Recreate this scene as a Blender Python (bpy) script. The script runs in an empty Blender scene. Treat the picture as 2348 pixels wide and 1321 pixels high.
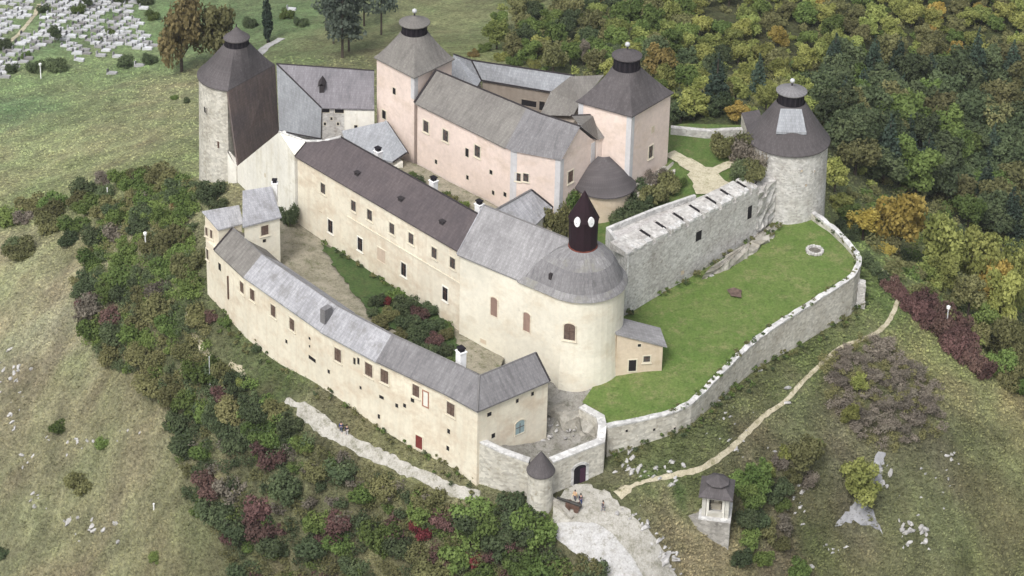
import bpy, math, random
import numpy as np
from mathutils import Vector, Matrix
from mathutils.geometry import delaunay_2d_cdt

rnd = random.Random(7)
nrs = np.random.RandomState(11)
R_ = math.radians
SC = bpy.context.scene
COL = SC.collection

# ------------------------------------------------------------------ camera
W, HH = 2348.0, 1321.0
F = 4780.0
PITCH = R_(20)
SH = F * math.tan(R_(12))
ROLL = 0.022
H = 171.0
_f = np.array([0, math.cos(PITCH), -math.sin(PITCH)])
_u = np.array([0, math.sin(PITCH), math.cos(PITCH)])
_r = np.array([1.0, 0, 0])
CR = _r * math.cos(ROLL) + _u * math.sin(ROLL)
CU = -_r * math.sin(ROLL) + _u * math.cos(ROLL)
CC = np.array([0, 0, H])
cam = bpy.data.cameras.new("camera")
cam.sensor_fit = 'HORIZONTAL'
cam.sensor_width = 36.0
cam.lens = F / W * 36.0
cam.shift_y = -SH / W
cam.clip_start = 1.0
cam.clip_end = 8000.0
camo = bpy.data.objects.new("camera", cam)
COL.objects.link(camo)
camo.matrix_world = Matrix(((CR[0], CU[0], -_f[0], 0), (CR[1], CU[1], -_f[1], 0), (CR[2], CU[2], -_f[2], H), (0, 0, 0, 1)))
SC.camera = camo

# ------------------------------------------------------------------ light
SUN_EL, SUN_AZ = R_(52), R_(205)      # azimuth clockwise from +Y
wd = bpy.data.worlds.new("World")
SC.world = wd
wd.use_nodes = True
nt = wd.node_tree
bg = nt.nodes["Background"]
sky = nt.nodes.new("ShaderNodeTexSky")
sky.sky_type = 'NISHITA'
sky.sun_disc = False
sky.sun_elevation = SUN_EL
sky.sun_rotation = SUN_AZ
sky.air_density = 1.0
sky.dust_density = 4.0
sky.ozone_density = 1.0
hs = nt.nodes.new("ShaderNodeHueSaturation")
hs.inputs["Saturation"].default_value = 0.30
nt.links.new(sky.outputs[0], hs.inputs["Color"])
nt.links.new(hs.outputs[0], bg.inputs["Color"])
bg.inputs["Strength"].default_value = 0.14
sl = bpy.data.lights.new("sun", 'SUN')
sl.energy = 1.6
sl.angle = R_(14)
sl.color = (1.0, 0.97, 0.93)
so = bpy.data.objects.new("sun", sl)
COL.objects.link(so)
sd = Vector((math.sin(SUN_AZ) * math.cos(SUN_EL), math.cos(SUN_AZ) * math.cos(SUN_EL), math.sin(SUN_EL)))
so.rotation_euler = sd.to_track_quat('Z', 'Y').to_euler()
so.location = sd * 300
SC.view_settings.view_transform = 'Standard'
SC.view_settings.look = 'None'
SC.view_settings.gamma = 1.0
SC.view_settings.exposure = 0.56
SC.cycles.max_bounces = 5
SC.cycles.diffuse_bounces = 3
SC.cycles.transparent_max_bounces = 4
SC.cycles.use_denoising = True

# ------------------------------------------------------------------ projection helpers
def ray(u, v):
    return _f * F + CR * (u - W / 2) - CU * (v - HH / 2 + SH)
def at(u, v, z):
    d = ray(u, v)
    return CC + d * ((z - H) / d[2])
def xy(u, v, z):
    return at(u, v, z)[:2]
def proj(p):
    q = np.asarray(p, float) - CC
    f = q @ _f
    return W / 2 + F * (q @ CR) / f, HH / 2 - SH - F * (q @ CU) / f
def zv(p, v):
    lo, hi = -150.0, 140.0
    for _ in range(50):
        m = (lo + hi) / 2
        if proj((p[0], p[1], m))[1] > v: lo = m
        else: hi = m
    return m
def on_wall(a, b, u, v):
    a = np.asarray(a)[:2]; b = np.asarray(b)[:2]
    d = b - a; n = np.array([-d[1], d[0]]); r = ray(u, v)
    return CC + r * (((a - CC[:2]) @ n) / (r[:2] @ n))
def on_plane(p0, p1, p2, u, v):
    n = np.cross(p1 - p0, p2 - p0); r = ray(u, v)
    return CC + r * (((p0 - CC) @ n) / (r @ n))

# ------------------------------------------------------------------ object helpers
WORLD_AT = {}
def tag(o, label=None, cat=None, group=None, kind=None):
    if label: o['label'] = label
    if cat: o['category'] = cat
    if group: o['group'] = group
    if kind: o['kind'] = kind
    return o
def thing(name, label, cat, loc, group=None):
    o = bpy.data.objects.new(name, None)
    o.empty_display_size = 0.3
    COL.objects.link(o)
    o.location = tuple(float(c) for c in loc)
    WORLD_AT[o.name] = np.array(loc, float)
    return tag(o, label, cat, group)

class MB:
    def __init__(s): s.v = []; s.f = []; s.m = []; s.cur = 0
    def add(s, vs, fs):
        k = len(s.v)
        s.v += [tuple(float(c) for c in p) for p in vs]
        for f in fs:
            s.f.append(tuple(i + k for i in f)); s.m.append(s.cur)
        return s
    def quad(s, a, b, c, d): return s.add([a, b, c, d], [(0, 1, 2, 3)])
    def poly(s, pts): return s.add(pts, [tuple(range(len(pts)))])
    def slab(s, pts, t):
        """polygon thickened downwards by t"""
        n = len(pts); lo = [(p[0], p[1], p[2] - t) for p in pts]
        return s.add(list(pts) + lo, [tuple(range(n)), tuple(range(2 * n - 1, n - 1, -1))] +
                     [(i, i + n, (i + 1) % n + n, (i + 1) % n) for i in range(n)])
    def prism(s, pts, z0, z1, cap=True):
        n = len(pts)
        Z0 = z0 if hasattr(z0, '__len__') else [z0] * n
        Z1 = z1 if hasattr(z1, '__len__') else [z1] * n
        vs = [(p[0], p[1], Z0[i]) for i, p in enumerate(pts)] + [(p[0], p[1], Z1[i]) for i, p in enumerate(pts)]
        fs = [(i, (i + 1) % n, (i + 1) % n + n, i + n) for i in range(n)]
        if cap: fs += [tuple(range(n, 2 * n)), tuple(range(n - 1, -1, -1))]
        return s.add(vs, fs)
    def box(s, c, ax, ay, hx, hy, z0, z1):
        c = np.asarray(c)[:2]; ax = np.asarray(ax)[:2]; ay = np.asarray(ay)[:2]
        return s.prism([c - ax * hx - ay * hy, c + ax * hx - ay * hy, c + ax * hx + ay * hy, c - ax * hx + ay * hy], z0, z1)
    def lathe(s, c, prof, n=24, a0=0.0, cap=True):
        """prof: list of (radius, z)"""
        vs = []; fs = []
        for r, z in prof:
            for i in range(n):
                a = a0 + 2 * math.pi * i / n
                vs.append((c[0] + r * math.cos(a), c[1] + r * math.sin(a), z))
        for k in range(len(prof) - 1):
            for i in range(n):
                j = (i + 1) % n
                fs.append((k * n + i, k * n + j, (k + 1) * n + j, (k + 1) * n + i))
        if cap:
            fs.append(tuple(range(n - 1, -1, -1)))
            k = (len(prof) - 1) * n
            fs.append(tuple(range(k, k + n)))
        return s.add(vs, fs)
    def tube(s, pts, r, n=8):
        pts = [Vector(tuple(float(c) for c in p)) for p in pts]; rings = []
        rr = r if hasattr(r, '__len__') else [r] * len(pts)
        vs = []; fs = []
        for i, p in enumerate(pts):
            d = (pts[min(i + 1, len(pts) - 1)] - pts[max(i - 1, 0)]).normalized()
            a = d.cross(Vector((0, 0, 1)));
            if a.length < 1e-3: a = Vector((1, 0, 0))
            a.normalize(); b = d.cross(a)
            for k in range(n):
                t = 2 * math.pi * k / n
                vs.append(tuple(p + (a * math.cos(t) + b * math.sin(t)) * rr[i]))
        for i in range(len(pts) - 1):
            for k in range(n):
                fs.append((i * n + k, i * n + (k + 1) % n, (i + 1) * n + (k + 1) % n, (i + 1) * n + k))
        fs.append(tuple(range(n - 1, -1, -1))); fs.append(tuple(range((len(pts) - 1) * n, len(pts) * n)))
        return s.add(vs, fs)
    def mesh(s, name, mats, off=(0, 0, 0), smooth=False, uv=True, orient=False):
        me = bpy.data.meshes.new(name)
        v = np.array(s.v) - np.array(off)
        me.from_pydata(v.tolist(), [], s.f)
        mats = mats if isinstance(mats, (list, tuple)) else [mats]
        for m in mats: me.materials.append(m)
        if len(mats) > 1: me.polygons.foreach_set('material_index', s.m)
        if smooth: me.polygons.foreach_set('use_smooth', [True] * len(s.f))
        if orient:
            import bmesh
            b = bmesh.new(); b.from_mesh(me); bmesh.ops.recalc_face_normals(b, faces=b.faces); b.to_mesh(me); b.free()
        if uv: add_uv(me)
        me.update()
        return me

def add_uv(me):
    uvl = me.uv_layers.new(name="UVMap")
    d = np.zeros((len(me.loops), 2))
    co = np.array([v.co for v in me.vertices])
    for p in me.polygons:
        n = p.normal
        h = Vector((-n.y, n.x, 0))
        if h.length < 0.05: h = Vector((1, 0, 0))
        h.normalize(); sl_ = n.cross(h)
        h = np.array(h); sl_ = np.array(sl_)
        for li in p.loop_indices:
            c = co[me.loops[li].vertex_index]
            d[li] = (c @ h, c @ sl_)
    uvl.data.foreach_set('uv', d.ravel())

def part(name, mb, mat, parent=None, label=None, smooth=False, orient=True, off=None):
    if parent is not None:
        off = WORLD_AT[parent.name]
    elif off is None:
        v = np.array(mb.v); off = np.array([v[:, 0].mean(), v[:, 1].mean(), v[:, 2].min()])
    me = mb.mesh(name, mat, off, smooth, True, orient)
    o = bpy.data.objects.new(name, me)
    COL.objects.link(o)
    WORLD_AT[o.name] = np.array(off, float)
    if parent is not None: o.parent = parent
    else: o.location = tuple(float(c) for c in off)
    if label: o['label'] = label
    return o

# ------------------------------------------------------------------ materials
def lin(c): return tuple(((x / 255) / 12.92 if x / 255 <= 0.04045 else ((x / 255 + 0.055) / 1.055) ** 2.4) for x in c)
def rgb(r, g, b, k=1.0): return tuple(min(0.82, x * k) for x in lin((r, g, b)))
class NB:
    def __init__(s, name, rough=0.9):
        s.m = bpy.data.materials.new(name); s.m.use_nodes = True
        s.t = s.m.node_tree; s.b = s.t.nodes["Principled BSDF"]
        s.b.inputs["Roughness"].default_value = rough
        s.b.inputs["Specular IOR Level"].default_value = 0.25
        s.geo = s.t.nodes.new("ShaderNodeNewGeometry")
    def n(s, typ, **k):
        x = s.t.nodes.new(typ)
        for a, b in k.items(): setattr(x, a, b)
        return x
    def l(s, a, b): s.t.links.new(a, b)
    def mapped(s, src, scale):
        m = s.n("ShaderNodeMapping"); m.inputs["Scale"].default_value = scale; s.l(src, m.inputs["Vector"]); return m.outputs[0]
    def noise(s, vec, scale, detail=3.0, rough=0.6):
        x = s.n("ShaderNodeTexNoise"); x.inputs["Scale"].default_value = scale; x.inputs["Detail"].default_value = detail; x.inputs["Roughness"].default_value = rough
        s.l(vec, x.inputs["Vector"]); return x.outputs["Fac"]
    def ramp(s, fac, stops):
        r = s.n("ShaderNodeValToRGB"); e = r.color_ramp.elements
        while len(e) < len(stops): e.new(0.5)
        for el, (p, c) in zip(e, stops):
            el.position = p; el.color = (*c, 1) if len(c) == 3 else c
        s.l(fac, r.inputs[0]); return r.outputs[0]
    def mix(s, fac, a, b, mode='MIX'):
        x = s.n("ShaderNodeMix", data_type='RGBA', blend_type=mode)
        if hasattr(fac, 'node'): s.l(fac, x.inputs[0])
        else: x.inputs[0].default_value = fac
        for q, i in ((a, 6), (b, 7)):
            if hasattr(q, 'node'): s.l(q, x.inputs[i])
            else: x.inputs[i].default_value = (*q, 1)
        return x.outputs[2]
    def grey(s, fac, lo, hi, p0=0.3, p1=0.7): return s.ramp(fac, [(p0, (lo,) * 3), (p1, (hi,) * 3)])
    def bump(s, h, strength=0.4, dist=0.1):
        x = s.n("ShaderNodeBump"); x.inputs["Strength"].default_value = strength; x.inputs["Distance"].default_value = dist
        s.l(h, x.inputs["Height"]); s.l(x.outputs[0], s.b.inputs["Normal"])
    def done(s, col): s.l(col, s.b.inputs["Base Color"]); return s.m

def plaster(name, base, stain, patch=0.62, streak=0.42):
    b = NB(name, 0.92); pos = b.geo.outputs["Position"]
    c = b.mix(1.0, base, b.grey(b.noise(pos, 0.12, 4), 0.86, 1.08), 'MULTIPLY')
    st = b.noise(b.mapped(pos, (1.1, 1.1, 0.1)), 1.0, 4)
    c = b.mix(b.grey(st, 0, streak, 0.48, 0.66), c, stain)
    pm = b.noise(b.mapped(pos, (1, 1, 1.7)), 0.24, 6, 0.7)
    c = b.mix(b.grey(pm, 0, 0.85, patch - 0.05, patch + 0.12), c, stain)
    c = b.mix(1.0, c, b.grey(b.noise(pos, 1.6, 5, 0.7), 0.90, 1.06), 'MULTIPLY')
    fine = b.noise(pos, 5.0, 3)
    sm = b.noise(pos, 0.9, 5, 0.7)
    c = b.mix(b.grey(sm, 0, 0.4, 0.64, 0.72), c, tuple(x * 0.62 for x in stain))
    b.bump(fine, 0.12, 0.04)
    return b.done(c)
def stone(name, light, mid, dark, cell=2.6):
    b = NB(name, 0.95); pos = b.geo.outputs["Position"]
    v = b.n("ShaderNodeTexVoronoi"); v.inputs["Scale"].default_value = cell; b.l(b.mapped(pos, (1, 1, 1.5)), v.inputs["Vector"])
    cellc = b.n("ShaderNodeSeparateColor"); b.l(v.outputs["Color"], cellc.inputs[0])
    c = b.mix(b.grey(b.noise(pos, 0.3, 5, 0.7), 0, 1, 0.38, 0.66), light, mid)
    c = b.mix(1.0, c, b.ramp(cellc.outputs[0], [(0, (0.72,) * 3), (1, (1.12,) * 3)]), 'MULTIPLY')
    c = b.mix(b.grey(b.noise(pos, 1.3, 5, 0.75), 0, 0.8, 0.56, 0.70), c, dark)
    c = b.mix(b.grey(b.noise(b.mapped(pos, (0.8, 0.8, 0.1)), 1, 3), 0, 0.35, 0.55, 0.75), c, dark)
    b.bump(v.outputs["Distance"], 0.25, 0.05)
    return b.done(c)
def shingle(name, base, alt, streak=0.3, moss=None):
    b = NB(name, 0.85); uv = b.n("ShaderNodeUVMap").outputs[0]; pos = b.geo.outputs["Position"]
    c = b.mix(b.grey(b.noise(pos, 0.22, 5, 0.65), 0, 1, 0.36, 0.64), base, alt)
    c = b.mix(1.0, c, b.grey(b.noise(b.mapped(uv, (2.2, 0.22, 1)), 1.0, 4, 0.7), 1 - streak, 1 + streak, 0.3, 0.7), 'MULTIPLY')
    br = b.n("ShaderNodeTexBrick"); br.inputs["Scale"].default_value = 1.0
    br.inputs["Brick Width"].default_value = 0.28; br.inputs["Row Height"].default_value = 0.42; br.inputs["Mortar Size"].default_value = 0.02
    br.inputs["Color1"].default_value = (0.88, 0.88, 0.88, 1); br.inputs["Color2"].default_value = (1.1, 1.1, 1.1, 1); br.inputs["Mortar"].default_value = (0.78, 0.78, 0.78, 1)
    b.l(uv, br.inputs["Vector"])
    c = b.mix(1.0, c, br.outputs["Color"], 'MULTIPLY')
    if moss: c = b.mix(b.grey(b.noise(pos, 0.5, 5, 0.7), 0, 0.6, 0.52, 0.66), c, moss)
    b.bump(br.outputs["Color"], 0.15, 0.04)
    return b.done(c)
def plain(name, col, var=0.15, scale=2.0, rough=0.85):
    b = NB(name, rough)
    return b.done(b.mix(1.0, col, b.grey(b.noise(b.geo.outputs["Position"], scale, 4), 1 - var, 1 + var), 'MULTIPLY'))
def foliage(name, a, bcol, hue=0.35):
    b = NB(name, 0.8)
    oi = b.n("ShaderNodeObjectInfo"); at_ = b.n("ShaderNodeAttribute", attribute_name="leaf")
    sep = b.n("ShaderNodeSeparateColor"); b.l(at_.outputs["Color"], sep.inputs[0])
    c = b.mix(sep.outputs[0], a, bcol)
    hsn = b.n("ShaderNodeHueSaturation")
    mr = b.n("ShaderNodeMapRange"); mr.inputs["To Min"].default_value = 0.72; mr.inputs["To Max"].default_value = 1.35
    b.l(oi.outputs["Random"], mr.inputs["Value"]); b.l(mr.outputs[0], hsn.inputs["Value"])
    mr2 = b.n("ShaderNodeMapRange"); mr2.inputs["To Min"].default_value = 0.5 - 0.028 * hue; mr2.inputs["To Max"].default_value = 0.5 + 0.028 * hue
    ad = b.n("ShaderNodeMath", operation='FRACT'); mu = b.n("ShaderNodeMath", operation='MULTIPLY'); mu.inputs[1].default_value = 7.31
    b.l(oi.outputs["Random"], mu.inputs[0]); b.l(mu.outputs[0], ad.inputs[0]); b.l(ad.outputs[0], mr2.inputs["Value"]); b.l(mr2.outputs[0], hsn.inputs["Hue"])
    b.l(c, hsn.inputs["Color"])
    b.l(hsn.outputs[0], b.b.inputs["Base Color"])
    tr = b.n("ShaderNodeBsdfTranslucent"); b.l(hsn.outputs[0], tr.inputs["Color"])
    ms = b.n("ShaderNodeMixShader"); ms.inputs[0].default_value = 0.35
    out = [x for x in b.t.nodes if x.type == 'OUTPUT_MATERIAL'][0]
    b.l(b.b.outputs[0], ms.inputs[1]); b.l(tr.outputs[0], ms.inputs[2]); b.l(ms.outputs[0], out.inputs["Surface"])
    return b.m

CREAM = plaster("cream_plaster", (0.70, 0.65, 0.535), (0.56, 0.47, 0.36), 0.53)
CREAM2 = plaster("pale_cream_plaster", (0.72, 0.685, 0.58), (0.62, 0.555, 0.44), 0.56, 0.15)
PINK = plaster("pink_plaster", (0.715, 0.60, 0.535), (0.60, 0.49, 0.41), 0.56, 0.15)
PEACH = plaster("peach_plaster", (0.58, 0.49, 0.38), (0.46, 0.37, 0.27), 0.56)
WHITE = plaster("white_limewash", (0.72, 0.70, 0.64), (0.52, 0.48, 0.38), 0.60)
QUOIN = plaster("grey_quoin_plaster", (0.55, 0.545, 0.555), (0.36, 0.34, 0.33), 0.7, 0.1)
STONE = stone("grey_stone", (0.55, 0.54, 0.52), (0.40, 0.38, 0.36), (0.20, 0.18, 0.15))
STONE_W = stone("pale_stone", (0.55, 0.53, 0.475), (0.42, 0.395, 0.34), (0.26, 0.23, 0.17), 2.2)
COPING = stone("white_coping_stone", (0.60, 0.595, 0.585), (0.46, 0.455, 0.445), (0.28, 0.265, 0.25), 2.0)
RUBBLE = stone("rubble_stone", (0.42, 0.40, 0.36), (0.27, 0.25, 0.21), (0.12, 0.11, 0.08), 1.2)
ROCK = stone("limestone", (0.50, 0.49, 0.48), (0.36, 0.35, 0.34), (0.18, 0.17, 0.15), 1.6)
R_BROWN = shingle("brown_shingle", (0.105, 0.088, 0.090), (0.080, 0.068, 0.072), 0.15)
R_DARK = shingle("dark_shingle", (0.105, 0.095, 0.098), (0.078, 0.070, 0.072), 0.2)
R_CLAD = shingle("clad_shingle", (0.16, 0.125, 0.115), (0.12, 0.10, 0.10), 0.2)
R_GREY = shingle("grey_shingle", (0.20, 0.195, 0.20), (0.155, 0.15, 0.155), 0.25)
R_LIGHT = shingle("light_grey_shingle", (0.36, 0.36, 0.38), (0.28, 0.28, 0.295), 0.22, (0.17, 0.165, 0.16))
R_PALE = shingle("pale_grey_shingle", (0.33, 0.345, 0.37), (0.27, 0.28, 0.30), 0.15)
R_OLIVE = shingle("olive_grey_shingle", (0.20, 0.19, 0.175), (0.16, 0.15, 0.14), 0.2)
R_CHURCH = shingle("church_shingle", (0.29, 0.285, 0.29), (0.21, 0.205, 0.21), 0.2)
R_TURRET = shingle("dark_red_shingle", (0.022, 0.009, 0.014), (0.016, 0.007, 0.010), 0.2)
EDGE = plain("dark_ridge_board", (0.035, 0.03, 0.032))
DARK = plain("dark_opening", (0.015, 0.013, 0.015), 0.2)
PANE = plain("window_glass", (0.075, 0.068, 0.066), 0.6, 2.0, 0.15)
PANE_B = plain("brown_window_glass", (0.12, 0.085, 0.07), 0.35, 2.5, 0.4)
FRAME = plaster("window_surround", (0.62, 0.57, 0.46), (0.5, 0.44, 0.34), 0.7, 0.1)
BLACKW = plain("black_timber", (0.010, 0.008, 0.012))
WHITEP = plain("white_paint", (0.78, 0.78, 0.78), 0.05)
METAL = plain("grey_metal", (0.45, 0.46, 0.47), 0.1)
TEAL = plain("teal_panel", (0.25, 0.33, 0.34), 0.1)
TIMBER = plain("weathered_timber", (0.10, 0.06, 0.045), 0.3)
REDDOOR = plain("red_door", (0.16, 0.035, 0.03), 0.2)
BARK = plain("bark", (0.07, 0.055, 0.045), 0.3)

# ------------------------------------------------------------------ terrain
def vnoise(x, y, seed):
    t = np.random.RandomState(seed).rand(256, 256)
    xi = np.floor(x).astype(int); yi = np.floor(y).astype(int)
    fx = x - xi; fy = y - yi; fx = fx * fx * (3 - 2 * fx); fy = fy * fy * (3 - 2 * fy)
    a = t[xi % 256, yi % 256]; b = t[(xi + 1) % 256, yi % 256]; c = t[xi % 256, (yi + 1) % 256]; d = t[(xi + 1) % 256, (yi + 1) % 256]
    return (a * (1 - fx) + b * fx) * (1 - fy) + (c * (1 - fx) + d * fx) * fy - 0.5
def fbm(x, y, s, seed, o=4):
    r = 0; a = 1
    for k in range(o):
        r = r + a * vnoise(x / s + 17 * k, y / s + 5 * k, seed + k); s = s / 2.03; a *= 0.55
    return r
class TPS:
    def __init__(s, pts, lam=0.0):
        P = np.array(pts, float); s.p = P[:, :2]; n = len(P)
        K = s.k(np.linalg.norm(s.p[:, None] - s.p[None], axis=2)) + lam * np.eye(n)
        A = np.zeros((n + 3, n + 3)); A[:n, :n] = K; A[:n, n] = 1; A[:n, n + 1:] = s.p; A[n, :n] = 1; A[n + 1:, :n] = s.p.T
        s.w = np.linalg.solve(A, np.concatenate([P[:, 2], [0, 0, 0]]))
    @staticmethod
    def k(r): return np.where(r > 1e-9, r * r * np.log(np.maximum(r, 1e-9)), 0) * 0.001
    def __call__(s, x, y):
        x = np.atleast_1d(np.asarray(x, float)); y = np.atleast_1d(np.asarray(y, float)); o = np.empty(x.size)
        q = np.stack([x.ravel(), y.ravel()], 1); n = len(s.p)
        for i in range(0, len(q), 20000):
            c = q[i:i + 20000]; r = np.linalg.norm(c[:, None] - s.p[None], axis=2)
            o[i:i + 20000] = s.k(r) @ s.w[:n] + s.w[n] + c @ s.w[n + 1:]
        return o.reshape(x.shape)

TP = [  # (u, v, z): ground seen in the photograph
 (1330,1108,-.2),(1300,1190,-1.8),(1300,1250,-3),(1450,1300,-4.5),(1390,1190,-1.5),(1420,1140,-.7),(1240,1190,-2),(1160,1160,-1.2),
 (1088,1112,-.2),(1010,1062,.2),(863,992,.2),(760,957,.2),(700,935,.2),(646,850,.6),(560,790,.8),(495,722,1.0),(455,692,1.4),
 (700,960,-.6),(830,1035,-1.0),(1000,1130,-2.0),(1120,1230,-5),(1100,1310,-8),(800,1100,-5),(800,1250,-12),(600,1000,-5),(600,1200,-14),(500,900,-6),
 (440,800,-3),(330,700,-7),(200,700,-13),(100,750,-18),(0,800,-23),(100,950,-23),(300,950,-15),(0,1100,-30),(300,1150,-22),(0,1300,-36),(300,1320,-27),(600,1320,-19),
 (440,560,0),(300,560,-7),(180,580,-13),(0,620,-19),(440,430,1.5),(330,450,-6),(200,450,-14),(60,480,-19),(0,400,-22),(300,350,-15),(420,330,-8),(150,300,-22),(0,260,-26),(400,250,-17),
 (200,200,-27),(100,100,-31),(0,0,-34),(300,40,-32),(0,180,-29),(600,100,-28),(500,30,-32),(800,100,-24),(800,0,-31),(1000,30,-28),(1100,80,-22),(1190,10,-27),
 (1250,120,-16),(1500,150,-14),(1400,20,-22),(1700,150,-18),(1800,0,-24),(2100,100,-26),(2348,0,-28),(2348,250,-31),(2100,300,-27),(1960,330,-18),(2200,450,-30),(2348,480,-33),
 (1640,290,9),(1560,235,6),(1720,262,6),
 (1975,665,2.4),(1694,884,2.3),(1655,917,2.6),(1614,954,2.9),(1586,972,3.1),(1500,1006,2.8),(1440,1023,2.3),(1395,1040,1.5),(1400,1070,.4),(1480,1050,.9),(1820,790,2),(1920,715,2.4),
 (2010,615,3.2),(2050,690,1.5),(2150,745,-3),(2240,830,-6),(2348,900,-9),(2150,820,-4.5),(2000,800,0),(1900,880,-1),(1800,960,-1),(1600,1080,-.4),(1500,1110,-.6),(1500,1190,-2),
 (1600,1150,-2.6),(1640,1265,-7.5),(1560,1228,-5.8),(1610,1246,-7.0),(1560,1300,-7.5),(1700,1100,-3.5),(1720,1250,-8.5),(1900,1050,-5),(1900,1250,-13),(2000,1150,-11),(2150,1000,-7.5),(2300,1050,-13),(2200,1250,-18),(2348,1320,-24),(1750,1320,-11),
]
CREST = [(1960,555,4.5),(2010,615,3.2),(2150,745,-3),(2240,830,-6),(2348,900,-9),(2450,960,-12)]
tp = [tuple(at(*p)) for p in TP]
for i, c in enumerate(CREST):          # the ground falls away behind the crest of the right-hand slope
    a = at(*c); b = at(*CREST[min(i + 1, len(CREST) - 1)]) if i < len(CREST) - 1 else a + (a - at(*CREST[i - 1]))
    d = (b - a)[:2]; d /= np.linalg.norm(d); n = np.array([-d[1], d[0]])
    for off, dz in ((9, 5.5), (20, 14)): tp.append((a[0] + n[0] * off, a[1] + n[1] * off, a[2] - dz))
# rock under the castle
for x, y, z in [(-25,262,2.5),(-15,250,2.5),(0,240,1.0),(-35,285,4),(-20,275,6),(0,262,6),(-40,305,3),(-20,298,8),(0,295,9),(15,288,10),(10,260,5),(25,258,4.5),(35,268,5.5),(45,282,5),(30,245,3),(40,260,4),(20,240,3),
                (-50,312,-3),(-30,318,-6),(0,318,-6),(30,305,2),(52,296,0),(60,285,0),(60,300,-8),(15,312,-4),(20,225,-.2)]: tp.append((x, y, z))
for x, y, z in [(-180,150,-50),(180,150,-45),(0,120,-35),(-240,350,-40),(240,350,-40),(-200,560,-42),(0,560,-38),(200,560,-34)]: tp.append((x, y, z))
tps = TPS(tp, 0.02)
def grow(a, b, far, step, fine=1.0):
    g = list(np.arange(a, b + 0.01, fine)); s = fine; lo = []; x = a
    while x > -far: s *= step; x -= s; lo.append(x)
    s = fine; x = b; hi = []
    while x < far + 600: s *= step; x += s; hi.append(x)
    return np.array(lo[::-1] + g + hi)
GX = grow(-125, 130, 2600, 1.18, 0.9); GY = grow(185, 462, 2600, 1.18, 0.9)
XX, YY = np.meshgrid(GX, GY, indexing='ij')
ZZ = np.clip(tps(XX, YY), -60, 14)
dist = np.hypot(XX, YY - 310)
w = np.clip((dist - 210) / 260, 0, 1); w = w * w * (3 - 2 * w)
ZZ = ZZ * (1 - w) + (-38 + 26 * fbm(XX, YY, 420, 3)) * w
inner = np.clip(1 - np.hypot((XX - 2) / 58, (YY - 268) / 50), 0, 1)
ZZ = ZZ + fbm(XX, YY, 9, 21, 5) * np.clip(1 - inner * 6, 0.12, 1) * 0.9 + (nrs.rand(*XX.shape) - 0.5) * 0.10 * np.clip(1 - inner * 6, 0.2, 1)
def ground(x, y):
    i = int(np.clip(np.searchsorted(GX, x) - 1, 0, len(GX) - 2)); j = int(np.clip(np.searchsorted(GY, y) - 1, 0, len(GY) - 2))
    fx = (x - GX[i]) / (GX[i + 1] - GX[i]); fy = (y - GY[j]) / (GY[j + 1] - GY[j])
    return ZZ[i, j] * (1 - fx) * (1 - fy) + ZZ[i + 1, j] * fx * (1 - fy) + ZZ[i, j + 1] * (1 - fx) * fy + ZZ[i + 1, j + 1] * fx * fy
def gpix(u, v):
    """first ground point seen through photo pixel (u, v)"""
    d = ray(u, v); d = d / np.linalg.norm(d); t = 120.0
    while t < 900:
        p = CC + d * t
        g = p[2] - ground(p[0], p[1])
        if g < 0.02: return p
        t += max(0.15, min(6, g * 0.6))
    return None

def ground_n(x, y):
    i = np.clip(np.searchsorted(GX, x) - 1, 0, len(GX) - 2); j = np.clip(np.searchsorted(GY, y) - 1, 0, len(GY) - 2)
    fx = (x - GX[i]) / (GX[i + 1] - GX[i]); fy = (y - GY[j]) / (GY[j + 1] - GY[j])
    return ZZ[i, j] * (1 - fx) * (1 - fy) + ZZ[i + 1, j] * fx * (1 - fy) + ZZ[i, j + 1] * (1 - fx) * fy + ZZ[i + 1, j + 1] * fx * fy
def gpix_n(u, v):
    D = _f * F + CR * (u - W / 2)[:, None] - CU * (v - HH / 2 + SH)[:, None]; D /= np.linalg.norm(D, axis=1)[:, None]
    t = np.full(len(u), 150.0); ok = np.zeros(len(u), bool)
    for k in range(260):
        p = CC + D * t[:, None]; g = p[:, 2] - ground_n(p[:, 0], p[:, 1]); ok |= g < .03
        t = np.where(ok, t, t + np.clip(g * .6, .12, 6))
        if ok.all(): break
    return CC + D * t[:, None], ok
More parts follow.
